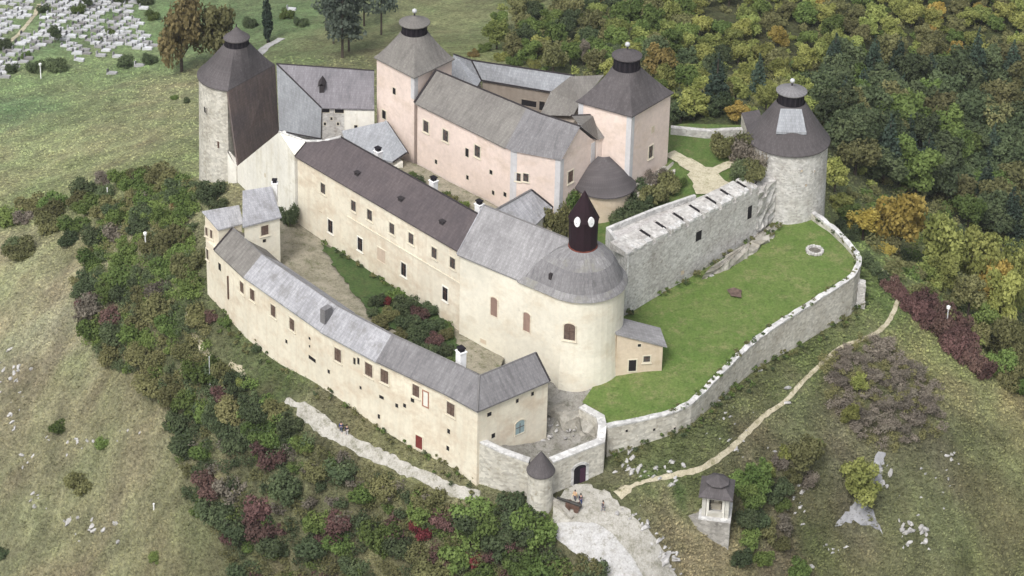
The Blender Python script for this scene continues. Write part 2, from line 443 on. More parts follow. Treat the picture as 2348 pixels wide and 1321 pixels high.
# seen ground colours (u, v, rgb) spread over the ground as albedo, anchored in the world
GC = [(0,600,150,148,108),(100,700,150,147,110),(60,820,152,148,118),(150,950,138,136,100),(60,1100,128,128,92),(200,1250,136,134,96),(420,1250,128,126,88),(350,1050,136,132,98),(250,800,125,124,84),
 (450,700,88,96,58),(600,900,84,98,52),(650,880,80,100,48),(700,930,120,122,84),(560,1000,80,82,52),(800,1150,92,88,62),(1100,1250,88,84,60),
 (950,1060,118,120,76),(850,1010,120,120,78),(1050,1110,130,126,88),
 (150,330,138,144,96),(300,330,142,144,98),(420,300,134,138,92),(100,450,128,138,86),(300,420,126,136,82),(200,230,118,132,84),(20,240,104,130,84),(400,200,138,140,96),
 (100,190,126,146,92),(250,150,122,144,88),(50,100,116,140,90),(330,60,108,138,82),(600,60,98,126,74),(700,130,112,126,76),(780,140,116,118,78),(900,120,114,112,74),(1000,60,130,136,86),(1100,60,126,136,84),(1100,110,118,128,74),
 (1250,100,52,66,40),(1500,100,62,68,38),(1800,100,70,74,38),(2200,100,66,72,36),(2200,350,34,44,32),(1950,300,40,50,36),(1600,260,64,76,36),
 (1995,600,100,124,58),(2050,660,108,128,64),(1990,690,96,118,54),(2120,760,128,132,76),(2200,900,128,128,80),(2300,930,134,126,80),(2050,850,120,122,76),(2000,960,102,100,70),(2100,1000,98,96,72),
 (1850,800,88,100,50),(1750,900,92,100,54),(1650,970,98,106,58),(1560,1020,104,112,62),(1800,980,112,112,76),(1600,1060,96,104,58),(1480,1060,88,100,52),(1430,1080,104,104,74),
 (1540,1130,78,100,46),(1500,1150,76,98,46),(1600,1240,132,124,86),(1560,1280,142,134,98),(1700,1060,100,98,66),(1800,1100,108,100,72),(1750,1200,122,112,86),(1800,1250,104,98,70),
 (2000,1100,112,112,82),(2150,1100,116,120,78),(2300,1100,114,116,74),(2250,1250,110,114,68),(2050,1250,110,110,72),(1900,1300,96,106,58)]
GCp = np.array([proj(gpix(u, v)) if gpix(u, v) is not None else (u, v) for u, v, *_ in GC])
GCxy = np.array([gpix(u, v)[:2] for u, v, *_ in GC]); GCc = np.array([rgb(r, g, b, 1.04) for _, _, r, g, b in GC]); GCc = (GCc * .76 + GCc.mean(1)[:, None] * .24) * np.array([1.03, 1.01, .98])
def gcol(x, y):
    x = np.asarray(x, float).ravel(); y = np.asarray(y, float).ravel(); out = np.empty((x.size, 3))
    jx = x + fbm(x, y, 7, 51, 4) * 9; jy = y + fbm(x, y, 7, 61, 4) * 9
    for i in range(0, x.size, 20000):
        q = np.stack([jx[i:i + 20000], jy[i:i + 20000]], 1)
        d = np.linalg.norm(q[:, None] - GCxy[None], axis=2)
        ww = 1 / (d + 1.5) ** 3.4
        out[i:i + 20000] = (ww @ GCc) / ww.sum(1)[:, None]
    m = 1 + 0.45 * fbm(x, y, 2.4, 71, 4) + 0.2 * fbm(x, y, 14, 81, 3)
    g = fbm(x, y, 6, 91, 4)
    out *= np.clip(m, 0.5, 1.5)[:, None]
    out[:, 1] *= 1 + 0.10 * np.clip(g, -0.6, 0.6); out[:, 0] *= 1 - 0.05 * np.clip(g, -0.6, 0.6)
    return out
def grid_mesh(name, mat):
    me = bpy.data.meshes.new(name); nx, ny = XX.shape
    me.vertices.add(nx * ny); me.vertices.foreach_set('co', np.stack([XX, YY, ZZ], 2).ravel())
    idx = np.arange(nx * ny).reshape(nx, ny)
    q = np.stack([idx[:-1, :-1], idx[1:, :-1], idx[1:, 1:], idx[:-1, 1:]], 2).reshape(-1, 4)
    me.loops.add(q.size); me.loops.foreach_set('vertex_index', q.ravel().astype(np.int32))
    me.polygons.add(len(q)); me.polygons.foreach_set('loop_start', np.arange(0, q.size, 4, dtype=np.int32))
    me.polygons.foreach_set('use_smooth', np.ones(len(q), dtype=bool))
    me.update(calc_edges=True); me.materials.append(mat)
    ca = me.color_attributes.new("ground_tint", 'FLOAT_COLOR', 'POINT')
    c = np.ones((nx * ny, 4)); c[:, :3] = gcol(XX, YY); ca.data.foreach_set('color', c.ravel())
    return me
def ground_mat(name, attr="ground_tint"):
    b = NB(name, 0.95); pos = b.geo.outputs["Position"]
    a = b.n("ShaderNodeAttribute", attribute_name=attr)
    c = b.mix(1.0, a.outputs["Color"], b.grey(b.noise(pos, 1.3, 7, 0.85), 0.40, 1.55, .36, .64), 'MULTIPLY')
    c = b.mix(b.grey(b.noise(pos, 0.7, 7, 0.85), 0, 0.5, 0.53, 0.62), c, (0.175, 0.165, 0.095))
    c = b.mix(b.grey(b.noise(b.mapped(pos, (1.3, 1.3, 1.3)), 0.9, 7, 0.85), 0, 0.5, 0.55, 0.63), c, (0.085, 0.10, 0.045))
    c = b.mix(b.grey(b.noise(b.mapped(pos, (1, 1, 0.4)), 0.8, 6, 0.8), 0, 0.7, 0.69, 0.74), c, (0.36, 0.35, 0.32))
    b.bump(b.noise(pos, 1.6, 6, 0.8), 1.0, 0.6)
    return b.done(c)
def grass_mat(name, c1, c2, c3, sc=0.22):
    b = NB(name, 0.95); pos = b.geo.outputs["Position"]
    c = b.mix(b.grey(b.noise(pos, sc, 5, 0.7), 0, 1, 0.36, 0.64), c1, c2)
    c = b.mix(b.grey(b.noise(pos, sc * 2.3, 7, 0.8), 0, 0.7, 0.50, 0.64), c, c3)
    c = b.mix(b.grey(b.noise(pos, sc * 5.1, 7, 0.82), 0, 0.55, 0.52, 0.62), c, tuple(x * .55 for x in c1))
    c = b.mix(1.0, c, b.grey(b.noise(pos, 3.0, 4, 0.7), 0.72, 1.28), 'MULTIPLY')
    b.bump(b.noise(pos, 3.0, 4, 0.7), 0.5, 0.15)
    return b.done(c)
def gravel_mat(name, c1, c2, c3):
    b = NB(name, 0.95); pos = b.geo.outputs["Position"]
    c = b.mix(b.grey(b.noise(pos, 0.45, 7, 0.8), 0, 1, 0.42, 0.58), c1, c2)
    c = b.mix(b.grey(b.noise(pos, 0.9, 7, 0.85), 0, 0.85, 0.53, 0.62), c, c3)
    c = b.mix(1.0, c, b.grey(b.noise(pos, 4.0, 4, 0.7), 0.75, 1.2), 'MULTIPLY')
    b.bump(b.noise(pos, 4, 3), 0.5, 0.08)
    return b.done(c)
GROUND = ground_mat("hillside_ground")
LAWN = grass_mat("green_lawn", (0.085, 0.142, 0.030), (0.120, 0.165, 0.046), (0.190, 0.190, 0.085), .2)
COURTGRASS = grass_mat("court_grass", (0.042, 0.075, 0.022), (0.062, 0.10, 0.03), (0.085, 0.095, 0.04))
GRAVEL = gravel_mat("pale_gravel", (0.40, 0.385, 0.35), (0.29, 0.278, 0.24), (0.18, 0.175, 0.13))
DIRT = gravel_mat("trodden_earth", (0.46, 0.42, 0.31), (0.37, 0.33, 0.235), (0.2, 0.19, 0.10))
COBBLE = gravel_mat("cobbles", (0.30, 0.275, 0.215), (0.205, 0.19, 0.14), (0.105, 0.12, 0.055))
CONCRETE = gravel_mat("pale_concrete", (0.45, 0.445, 0.44), (0.37, 0.362, 0.345), (0.27, 0.26, 0.23))

gt = bpy.data.objects.new("ground", grid_mesh("ground", GROUND)); COL.objects.link(gt); tag(gt, kind='structure')

def inside(p, poly):
    c = False; n = len(poly); j = n - 1
    for i in range(n):
        a = poly[i]; b = poly[j]
        if (a[1] > p[1]) != (b[1] > p[1]) and p[0] < (b[0] - a[0]) * (p[1] - a[1]) / (b[1] - a[1]) + a[0]: c = not c
        j = i
    return c
def densify(poly, step):
    o = []
    for i, a in enumerate(poly):
        b = poly[(i + 1) % len(poly)]; a = np.asarray(a); b = np.asarray(b); n = max(1, int(np.linalg.norm(b - a) / step))
        o += [a + (b - a) * k / n for k in range(n)]
    return o
def sheet(name, poly, zf, mat, step=0.8, jag=0.0, kind='structure'):
    """sheet over a polygon, its height from zf(x, y)"""
    bd = densify(poly, step)
    if jag: bd = [p + (nrs.rand(2) - 0.5) * 2 * jag for p in bd]
    bd = [tuple(p) for p in bd]
    x0, y0 = np.min(bd, 0); x1, y1 = np.max(bd, 0); pts = list(bd)
    for x in np.arange(x0, x1, step):
        for y in np.arange(y0, y1, step):
            p = (x + rnd.uniform(-.2, .2) * step, y + rnd.uniform(-.2, .2) * step)
            if inside(p, bd): pts.append(p)
    n = len(bd)
    vs, _, fs, *_ = delaunay_2d_cdt([Vector((float(a), float(b))) for a, b in pts], [], [list(range(n))], 1, 1e-4)
    me = bpy.data.meshes.new(name)
    me.from_pydata([(v.x, v.y, float(zf(v.x, v.y))) for v in vs], [], [list(f) for f in fs])
    import bmesh
    b = bmesh.new(); b.from_mesh(me); bmesh.ops.recalc_face_normals(b, faces=b.faces)
    if sum(f.normal.z for f in b.faces) < 0: bmesh.ops.reverse_faces(b, faces=b.faces)
    b.to_mesh(me); b.free()
    me.materials.append(mat); me.polygons.foreach_set('use_smooth', [True] * len(me.polygons)); add_uv(me)
    o = bpy.data.objects.new(name, me); COL.objects.link(o)
    return tag(o, kind=kind)
def strip_poly(pts, wd):
    P = [np.asarray(p)[:2] for p in pts]; L = []; Rr = []
    ws = wd if hasattr(wd, '__len__') else [wd] * len(P)
    for i, p in enumerate(P):
        d = P[min(i + 1, len(P) - 1)] - P[max(i - 1, 0)]; d = d / np.linalg.norm(d); n = np.array([-d[1], d[0]])
        L.append(p + n * ws[i] / 2); Rr.append(p - n * ws[i] / 2)
    return L + Rr[::-1]
def smooth_line(pts, n=6):
    P = [np.asarray(p, float)[:2] for p in pts]; o = []
    for i in range(len(P) - 1):
        p0 = P[max(i - 1, 0)]; p1 = P[i]; p2 = P[i + 1]; p3 = P[min(i + 2, len(P) - 1)]
        for k in range(n):
            t = k / n
            o.append(0.5 * (2 * p1 + (p2 - p0) * t + (2 * p0 - 5 * p1 + 4 * p2 - p3) * t * t + (3 * p1 - p0 - 3 * p2 + p3) * t ** 3))
    return o + [P[-1]]
def path(name, px, wd, mat, lift=0.07, jag=0.12, step=0.5):
    pl = smooth_line([gpix(*p) for p in px])
    return sheet(name, strip_poly(pl, wd), lambda x, y: ground(x, y) + lift, mat, step, jag)

# ================================================================== castle helpers
def offset_line(P, d):
    """mitred offset of an open polyline; positive d = to the left of its direction"""
    P = [np.asarray(p, float)[:2] for p in P]; o = []
    for i, p in enumerate(P):
        ns = []
        for a, b in ((i - 1, i), (i, i + 1)):
            if a >= 0 and b < len(P):
                t = P[b] - P[a]; t = t / np.linalg.norm(t); ns.append(np.array([-t[1], t[0]]))
        m = sum(ns); m = m / np.linalg.norm(m)
        o.append(p + m * d / max(0.3, m @ ns[0]))
    return o
def sweep(mb, P, sec, i0=0, i1=None):
    """closed cross-section [(offset, z)...] swept along polyline P, stations i0..i1"""
    i1 = len(P) - 1 if i1 is None else i1
    rows = [offset_line(P, o) for o, z in sec]; n = len(sec); vs = []; fs = []
    for i in range(i0, i1 + 1):
        for k, (o, z) in enumerate(sec): vs.append((*rows[k][i], z))
    m = i1 - i0 + 1
    for i in range(m - 1):
        for k in range(n):
            fs.append((i * n + k, i * n + (k + 1) % n, (i + 1) * n + (k + 1) % n, (i + 1) * n + k))
    fs.append(tuple(range(n))); fs.append(tuple(range((m - 1) * n, m * n))[::-1])
    return mb.add(vs, fs)
def inset_poly(poly, d):
    P = [np.asarray(p, float)[:2] for p in poly]; n = len(P)
    area = sum(P[i][0] * P[(i + 1) % n][1] - P[(i + 1) % n][0] * P[i][1] for i in range(n)); sgn = 1 if area > 0 else -1
    o = []
    for i in range(n):
        a = P[i] - P[i - 1]; b = P[(i + 1) % n] - P[i]; a = a / np.linalg.norm(a); b = b / np.linalg.norm(b)
        na = np.array([-a[1], a[0]]) * sgn; nb = np.array([-b[1], b[0]]) * sgn; m = na + nb; m = m / np.linalg.norm(m)
        o.append(P[i] + m * d / max(0.35, m @ na))
    return o
def facing(a, b):
    a = np.asarray(a, float)[:2]; b = np.asarray(b, float)[:2]; d = (b - a) / np.linalg.norm(b - a); n = np.array([-d[1], d[0]])
    if n @ (CC[:2] - a) < 0: n = -n
    return d, n
def obox(mb, c, d, n, s0, s1, z0, z1, n0, n1):
    """box on a wall: along d from s0 to s1, up from z0 to z1, out along n"""
    c = np.asarray(c)
    q = [c[:2] + d * s + n * o for s, o in ((s0, n0), (s1, n0), (s1, n1), (s0, n1))]
    return mb.prism(q, c[2] + z0, c[2] + z1)
def window(parent, a, b, u, v, w=1.0, h=1.7, pane=None, mat=None, sill=True, bars=True, arch=False, name='window', label=None, rim=0.16):
    d, n = facing(a, b); c = on_wall(a, b, u, v)
    w *= 1.15; h *= 1.05
    f = MB(); hw, hh = w / 2, h / 2; r = rim
    top = hh
    obox(f, c, d, n, -hw - r, -hw, -hh - r, hh + r, -0.08, 0.07); obox(f, c, d, n, hw, hw + r, -hh - r, hh + r, -0.08, 0.07)
    obox(f, c, d, n, -hw, hw, -hh - r, -hh, -0.08, 0.07)
    if arch:
        k = 8
        for i in range(k):
            t0 = math.pi * i / k; t1 = math.pi * (i + 1) / k
            x0, x1 = math.cos(t0), math.cos(t1); y0, y1 = math.sin(t0), math.sin(t1)
            pts = [(x0 * hw, y0 * hw * .6), (x0 * (hw + r), y0 * (hw * .6 + r)), (x1 * (hw + r), y1 * (hw * .6 + r)), (x1 * hw, y1 * hw * .6)]
            vs = [(*(c[:2] + d * x + n * o), c[2] + hh + y) for o in (-0.08, 0.07) for x, y in pts]
            f.add(vs, [(0, 1, 2, 3), (7, 6, 5, 4), (0, 4, 5, 1), (1, 5, 6, 2), (2, 6, 7, 3), (3, 7, 4, 0)])
    else:
        obox(f, c, d, n, -hw, hw, hh, hh + r, -0.08, 0.07)
    if sill: obox(f, c, d, n, -hw - r - .1, hw + r + .1, -hh - r - .12, -hh - r - .002, -0.05, 0.16)
    fo = part(name, f, mat or FRAME, parent, label)
    p = MB(); obox(p, c, d, n, -hw, hw, -hh, hh, -0.06, 0.012)
    if arch:
        q = [(*(c[:2] + d * math.cos(math.pi * i / 8) * hw + n * o), c[2] + hh + math.sin(math.pi * i / 8) * hw * .6) for o in (0.012, -0.06) for i in range(9)]
        p.add(q, [tuple(range(9)), tuple(range(17, 8, -1))] + [(i, i + 9, i + 10, i + 1) for i in range(8)])
    part('pane', p, pane or PANE, fo)
    if bars:
        g = MB(); obox(g, c, d, n, -.035, .035, -hh, hh, 0.012, 0.045); obox(g, c, d, n, -hw, hw, hh * .25 - .03, hh * .25 + .03, 0.012, 0.043)
        part('glazing_bar', g, TIMBER, fo)
    return fo
def opening(parent, a, b, u, v, w=0.45, h=0.6, mat=None, surround=None, name='wall_opening'):
    d, n = facing(a, b); c = on_wall(a, b, u, v); hw, hh = w / 2, h / 2; r = 0.07
    f = MB()
    obox(f, c, d, n, -hw - r, -hw, -hh - r, hh + r, -0.08, 0.03); obox(f, c, d, n, hw, hw + r, -hh - r, hh + r, -0.08, 0.03)
    obox(f, c, d, n, -hw, hw, -hh - r, -hh, -0.08, 0.03); obox(f, c, d, n, -hw, hw, hh, hh + r, -0.08, 0.03)
    fo = part(name, f, surround or FRAME, parent)
    p = MB(); obox(p, c, d, n, -hw, hw, -hh, hh, -0.06, 0.006); part('void', p, mat or DARK, fo)
    return fo
def chimney(parent, x, y, z0, z1, ax, w=0.55):
    ax = np.asarray(ax); ay = np.array([-ax[1], ax[0]])
    m = MB(); m.box((x, y), ax, ay, w, w * .85, z0, z1); m.box((x, y), ax, ay, w + .1, w * .85 + .1, z1 + .001, z1 + .14)
    o = part('chimney', m, WHITEP, parent)
    k = MB(); k.box((x, y), ax, ay, w * .7, w * .6, z1 + .141, z1 + .55); k.box((x, y), ax, ay, w * .95, w * .8, z1 + .551, z1 + .68)
    part('cowl', k, BLACKW, o)
    return o
def tower_roof(parent, eave, ze, c, rt, zt, mat, power=1.25, rings=7):
    """concave (or, with a list of (t, height) pairs, profiled) roof from an eave outline up to a ring"""
    c = np.asarray(c)[:2]; N = len(eave); vs = []; fs = []
    prof = power if isinstance(power, list) else [(k / rings, (k / rings) ** power) for k in range(rings + 1)]
    for t, h in prof:
        for p in eave:
            p = np.asarray(p); a = p - c; L = np.linalg.norm(a); a = a / L
            q = p * (1 - t) + (c + a * rt) * t
            vs.append((*q, ze + (zt - ze) * h))
    for k in range(len(prof) - 1):
        for i in range(N):
            j = (i + 1) % N
            fs.append((k * N + i, k * N + j, (k + 1) * N + j, (k + 1) * N + i))
    m = MB().add(vs, fs)
    low = [(p[0], p[1], ze - 0.18) for p in eave]
    m.add([(p[0], p[1], vs[i][2]) for i, p in enumerate(eave)] + low, [(i, i + N, (i + 1) % N + N, (i + 1) % N) for i in range(N)] + [tuple(range(N, 2 * N))])
    return part('roof', m, mat, parent, orient=False)
def lantern(parent, c, rd, zb, zt, rc, zr, za, mat, ball=None, boards=True):
    m = MB(); m.lathe(c, [(rd, zb - .6), (rd, zt)], 16)
    o = part('lantern', m, BLACKW, parent)
    m = MB()
    for k in range(16):
        a = 2 * math.pi * (k + .5) / 16; d = np.array([-math.sin(a), math.cos(a)]); n = np.array([math.cos(a), math.sin(a)])
        q = np.array([c[0] + n[0] * rd * .985, c[1] + n[1] * rd * .985, 0])
        obox(m, q, d, n, -.12, .12, zb, zt - .05, 0, .07)
    part('louvre', m, plain("louvre_boards", (0.022, 0.017, 0.022)) if "louvre_boards" not in bpy.data.materials else bpy.data.materials["louvre_boards"], o)
    m = MB(); m.lathe(c, [(rc, zr - .15), (rc, zr), (rc * .62, zr + (za - zr) * .36), (rc * .3, zr + (za - zr) * .68), (.16, za)], 20)
    part('lantern_roof', m, mat, o)
    m = MB(); m.lathe(c, [(.14, za - .1), (.10, za + .5)], 8)
    if ball:
        part('finial', m, EDGE, o)
        r = .38; zc = za + .5 + r * .8
        m = MB(); m.lathe(c, [(r * math.sin(math.pi * k / 8) + .01, zc - r * math.cos(math.pi * k / 8)) for k in range(9)], 12)
        part('ball', m, METAL, o, smooth=True)
    else: part('finial', m, EDGE, o)
def rect_ring(pts, k=6):
    o = []
    for i in range(len(pts)):
        a = np.asarray(pts[i], float); b = np.asarray(pts[(i + 1) % len(pts)], float)
        o += [a + (b - a) * t / k for t in range(k)]
    return o
def ridge_board(parent, pts, r=0.11, mat=None, name='ridge_board'):
    return part(name, MB().tube(pts, r, 6), mat or EDGE, parent)
def quoin(parent, p, a, b, z0, z1, w=0.75, name='quoin'):
    """corner strip at p on the faces towards a and b"""
    m = MB(); p = np.asarray(p)[:2]
    da = np.asarray(a)[:2] - p; da /= np.linalg.norm(da); db = np.asarray(b)[:2] - p; db /= np.linalg.norm(db)
    na = -(db - da * (da @ db)); na /= np.linalg.norm(na); nb = -(da - db * (da @ db)); nb /= np.linalg.norm(nb)
    t = 0.06
    out = p + (na + nb) * t / max(.4, 1 + na @ nb)
    m.prism([p + da * w, p + da * w + na * t, out, p + db * w + nb * t, p + db * w, p + da * .02 + db * .02], z0, z1)
    return part(name, m, QUOIN, parent)
def wall_line(mb, P, zt, zb, th, side=1):
    """masonry wall along P with per-point top heights, thickness th towards `side` (left = +1)"""
    Q = offset_line(P, th * side); n = len(P); vs = []
    zb = zb if hasattr(zb, '__len__') else [zb] * n
    for i in range(n): vs += [(*P[i][:2], zb[i]), (*P[i][:2], zt[i]), (*Q[i], zt[i]), (*Q[i], zb[i])]
    fs = []
    for i in range(n - 1):
        for k in range(4): fs.append((i * 4 + k, i * 4 + (k + 1) % 4, i * 4 + 4 + (k + 1) % 4, i * 4 + 4 + k))
    fs += [(0, 1, 2, 3), (n * 4 - 1, n * 4 - 2, n * 4 - 3, n * 4 - 4)]
    return mb.add(vs, fs)

# ================================================================== lower outer wing
ZE = 11.5
E = [xy(492,571,ZE), xy(560,634,ZE), xy(735,757,ZE), xy(863,826,ZE), xy(1020,900,ZE), xy(1095,941,ZE), xy(1260,871,ZE)]
G = thing('castle_wing', 'long cream outer wing with patched grey shingle roofs, bending round the gate court', 'castle wing', (-20, 243, 0))
HALF, RZ = 3.05, 14.0
m = MB(); sweep(m, E, [(.3, -3), (.3, ZE - .02), (HALF, RZ - .25), (2 * HALF - .3, ZE - .02), (2 * HALF - .3, -3)])
part('wall', m, CREAM, G)
def wing_roof(i0, i1, mat, lift=0.0, label=None):
    m = MB(); sweep(m, E, [(-.12, ZE - .1 + lift), (HALF, RZ + lift), (2 * HALF + .12, ZE - .1 + lift), (2 * HALF + .12, ZE - .32 + lift), (HALF, RZ - .22 + lift), (-.12, ZE - .32 + lift)], i0, i1)
    return part('roof', m, mat, G, label)
wing_roof(0, 1, R_OLIVE, .0, 'darker grey roof section at the far end of the wing')
wing_roof(1, 2, R_LIGHT, .06, 'pale weathered roof section patched with darker shingles')
wing_roof(2, 3, R_LIGHT, -.06, 'pale grey roof section below the step')
r_ = wing_roof(3, 6, R_GREY, .02, 'plain mid grey roof section turning the corner')
Rg = offset_line(E, HALF)
ridge_board(G, [(*p, RZ + .04) for p in Rg], .10, plain("grey_ridge", (0.16, 0.155, 0.155)))
ridge_board(G, [(*offset_line(E, -.15)[0], ZE - .1), (*Rg[0], RZ + .02)], .16, EDGE, 'verge_board')
ridge_board(G, [(*offset_line(E, -.15)[6], ZE - .1), (*Rg[6], RZ + .02)], .15, EDGE, 'verge_board')
ridge_board(G, [(*Rg[5], RZ + .04), (*offset_line(E, -.15)[5], ZE - .05)], .12, bpy.data.materials["grey_ridge"], 'hip_board')
Ew = offset_line(E, .3)
def wing_seg(u):
    us = [proj((*p, ZE))[0] for p in Ew]
    for i in range(5):
        if us[i] <= u <= us[i + 1]: return Ew[i], Ew[i + 1]
    return (Ew[5], Ew[6]) if u > us[5] else (Ew[0], Ew[1])
for u, v, w_, h_ in [(555,659,1.0,1.7),(579,676,1.0,1.7),(627,713,1.0,1.75),(670,744,1.0,1.75),(775,814,1.1,1.9),(846,848,1.2,1.9),(882,863,1.2,1.9),(1034,938,1.2,1.8)]:
    window(G, *wing_seg(u), u, v, w_, h_, PANE_B)
window(G, *wing_seg(954), 954, 896, 1.0, 1.7, PANE_B)
for u in (813, 822): opening(G, *wing_seg(u), u, 828, .42, 1.0)
for u, v, w_, h_ in [(657,783,.5,.6),(710,776,.45,.45),(754,852,.45,.6),(827,889,.4,.5),(875,911,.8,.5),(910,930,.5,.6),(928,930,.5,.6),(946,918,.6,.6),(869,955,.4,.7),(1029,989,.5,.7),(1027,1028,.5,.7),(710,794,.3,.4)]:
    opening(G, *wing_seg(u), u, v, w_, h_)
opening(G, *wing_seg(716), 716, 823, 1.6, .6)
window(G, *wing_seg(961), 961, 1014, 1.0, 1.9, REDDOOR, FRAME, False, False, name='red_door')
a_, b_ = Ew[5], Ew[6]
opening(G, a_, b_, 1122, 950, .7, .6); opening(G, a_, b_, 1186, 919, .45, .6); opening(G, a_, b_, 1221, 903, .45, .6)
opening(G, a_, b_, 1131, 999, .6, .7)
d_, n_ = facing(a_, b_); c_ = on_wall(a_, b_, 1192, 980)
window(G, a_, b_, 1192, 982, 1.3, 1.5, TEAL, FRAME, False, True, True, 'arched_gate')
# brick niche, drain stain pipe, chimney
window(G, *wing_seg(976), 976, 915, .7, 2.1, WHITE, plaster("brick_patch", (0.34, 0.17, 0.12), (0.5, 0.4, 0.3)), False, False, name='blocked_window')
m = MB(); c_ = on_wall(*wing_seg(524), 524, 655); d_, n_ = facing(*wing_seg(524)); obox(m, c_, d_, n_, -.12, .12, -2.2, 1.6, -.02, .18); part('drain_chute', m, TIMBER, G)
p_ = (Rg[4] + Rg[5]) / 2; p_ = xy(1057, 826, RZ - .2); chimney(G, p_[0], p_[1], RZ - 1.2, RZ + 1.1, d_)
p_ = xy(748, 716, 13.6); m = MB(); dd = E[3] - E[2]; dd /= np.linalg.norm(dd); m.box(p_, dd, np.array([-dd[1], dd[0]]), .45, .7, 12.2, 14.35)
part('chimney_stump', m, R_GREY, G)
# ------------------------------------------------------------------ corner house at the wing's far end
G = thing('corner_house', 'cream corner house with stepped pale grey roofs at the far end of the outer wing', 'house', (-40, 268, 0))
c0 = xy(463,485,16); d0 = xy(500,528,14.2); e0 = xy(558,512,14.2); f0 = xy(548,471,16)
c0z, d0z = 16.0, 14.2
m = MB(); m.slab([(*c0, 16.05), (*f0, 16.05), (*e0, 14.25), (*d0, 14.25)], .2); part('roof', m, R_LIGHT, G)
ft = inset_poly([c0, f0, e0, d0], .22)
m = MB(); m.prism([ft[0], ft[1], ft[2], ft[3]], -2, [15.75, 15.75, 13.95, 13.95]);
k = Ew[0] + (Ew[0] - Ew[1]) / np.linalg.norm(Ew[0] - Ew[1]) * .1
m.prism([ft[0] + np.array([.02, -.02]), Ew[0] + np.array([.0, .0]), Ew[0] + np.array([4, 3.2]), ft[2], ft[1]], -2, 11.3)
part('wall', m, CREAM, G)
window(G, ft[0], ft[3], 474, 531, .45, 1.3, PANE_B, bars=False); window(G, ft[0], ft[3], 485, 537, .45, 1.3, PANE_B, bars=False)
window(G, ft[0], Ew[0], 476, 583, .6, 1.6)
opening(G, Ew[0], Ew[1], 504, 612, .8, 1.2)
g0 = xy(556,521,16.2); h0 = xy(646,498,16.2); i0 = xy(622,428,18.4); j0 = xy(556,438,18.4)
m = MB(); m.slab([(*g0, 16.25), (*h0, 16.25), (*i0, 18.45), (*j0, 18.45)], .22); part('roof', m, R_LIGHT, G, 'upper roof section')
ft = inset_poly([g0, h0, i0, j0], .25)
m = MB(); m.prism(ft, 4, [15.95, 15.95, 18.15, 18.15]); part('wall', m, CREAM2, G)
window(G, ft[0], ft[1], 607, 528, 1.0, 1.5, PANE_B); opening(G, ft[0], ft[1], 606, 552, .5, .5)
chimney(G, *xy(630, 434, 17.6), 15.5, 18.6, (1, 0), .4)

# ================================================================== long middle wing
ZL = 18.5
L1 = at(676,358,ZL); L2 = at(1043,572,ZL)
dl = (L2 - L1)[:2]; dl /= np.linalg.norm(dl); nl = np.array([-dl[1], dl[0]])
zr = 22.25; hw = 4.55
def LW(s, o, z): return np.array([*(L1[:2] + dl * s + nl * o), z])
LL = np.linalg.norm((L2 - L1)[:2])
Mk = on_plane(L1, L2, LW(10, hw, zr), 703, 325); Rk = on_plane(L1, L2, LW(10, hw, zr), 782, 315)
sM = (Mk[:2] - L1[:2]) @ dl; sR = (Rk[:2] - L1[:2]) @ dl
G = thing('castle_wing', 'long cream middle wing with two window rows and a dark brown shingle roof', 'castle wing', (-19, 267, 6))
m = MB(); m.slab([L1, LW(LL + 1, 0, ZL), LW(LL + 3.2, hw, zr), Rk, Mk], .22)
m.slab([Rk, LW(LL + 3.2, hw, zr), LW(LL + 3.2, 2 * hw, ZL), LW(sR, 2 * hw, ZL)], .22)
part('roof', m, R_BROWN, G)
ridge_board(G, [Rk + np.array([0, 0, .05]), LW(LL + 2.2, hw, zr + .05)], .13)
ridge_board(G, [L1, Mk], .12, EDGE, 'verge_board')
ridge_board(G, [Mk + np.array([0, 0, .1]), (Mk + Rk) / 2 + np.array([0, 0, -.25]), Rk + np.array([0, 0, .1])], .22, COPING, 'parapet_coping')
m = MB(); m.prism([LW(.25, .3, 0)[:2], LW(LL + 2, .3, 0)[:2], LW(LL + 2, 2 * hw - .3, 0)[:2], LW(sR, 2 * hw - .3, 0)[:2]], 2, ZL - .15)
m.prism([LW(.3, .35, 0)[:2], LW(LL + 2, .35, 0)[:2], LW(LL + 2, hw, 0)[:2], LW(sR, hw, 0)[:2]], ZL - .16, [ZL - .15, ZL - .15, zr - .4, zr - .4])
part('wall', m, CREAM, G)
a_, b_ = LW(0, .3, 0), LW(LL, .3, 0)
for u, v in [(741,432),(811,472),(848,493),(899,524),(943,547),(996,580),(1038,603)]: window(G, a_, b_, u, v, .95, 1.6)
for u, v in [(758,519),(826,560),(926,618),(1021,674)]: window(G, a_, b_, u, v, .95, 2.0, DARK, WHITE)
opening(G, a_, b_, 735, 486, .9, .25, PEACH)
window(G, a_, b_, 875, 586, 1.6, 2.0, plaster("pale_niche", (0.55, 0.45, 0.36), (0.45, 0.36, 0.28)), CREAM, False, False, name='painted_niche')
for k, (s0, s1, zz) in enumerate([(12, LL + 1, 13.1)]):
    m = MB(); obox(m, LW(0, .3, 0), dl, -nl, s0, s1, zz, zz + .28, -.05, .10); part('string_course', m, FRAME, G)
for u, v in [(820,398),(920,457),(1015,510)]:
    p = on_plane(L1, L2, LW(10, hw, zr), u, v); m = MB(); m.box(p, dl, nl, .4, .3, p[2] - .3, p[2] + .22); m.box(p, dl, nl, .5, .4, p[2] + .221, p[2] + .3); part('roof_vent', m, EDGE, G)
for u, v in [(867,352),(994,420),(1099,474)]:
    p = on_wall(LW(0, hw + 1.4, 0), LW(10, hw + 1.4, 0), u, v); chimney(G, p[0], p[1], 19.5, p[2] + .35, dl, .5)

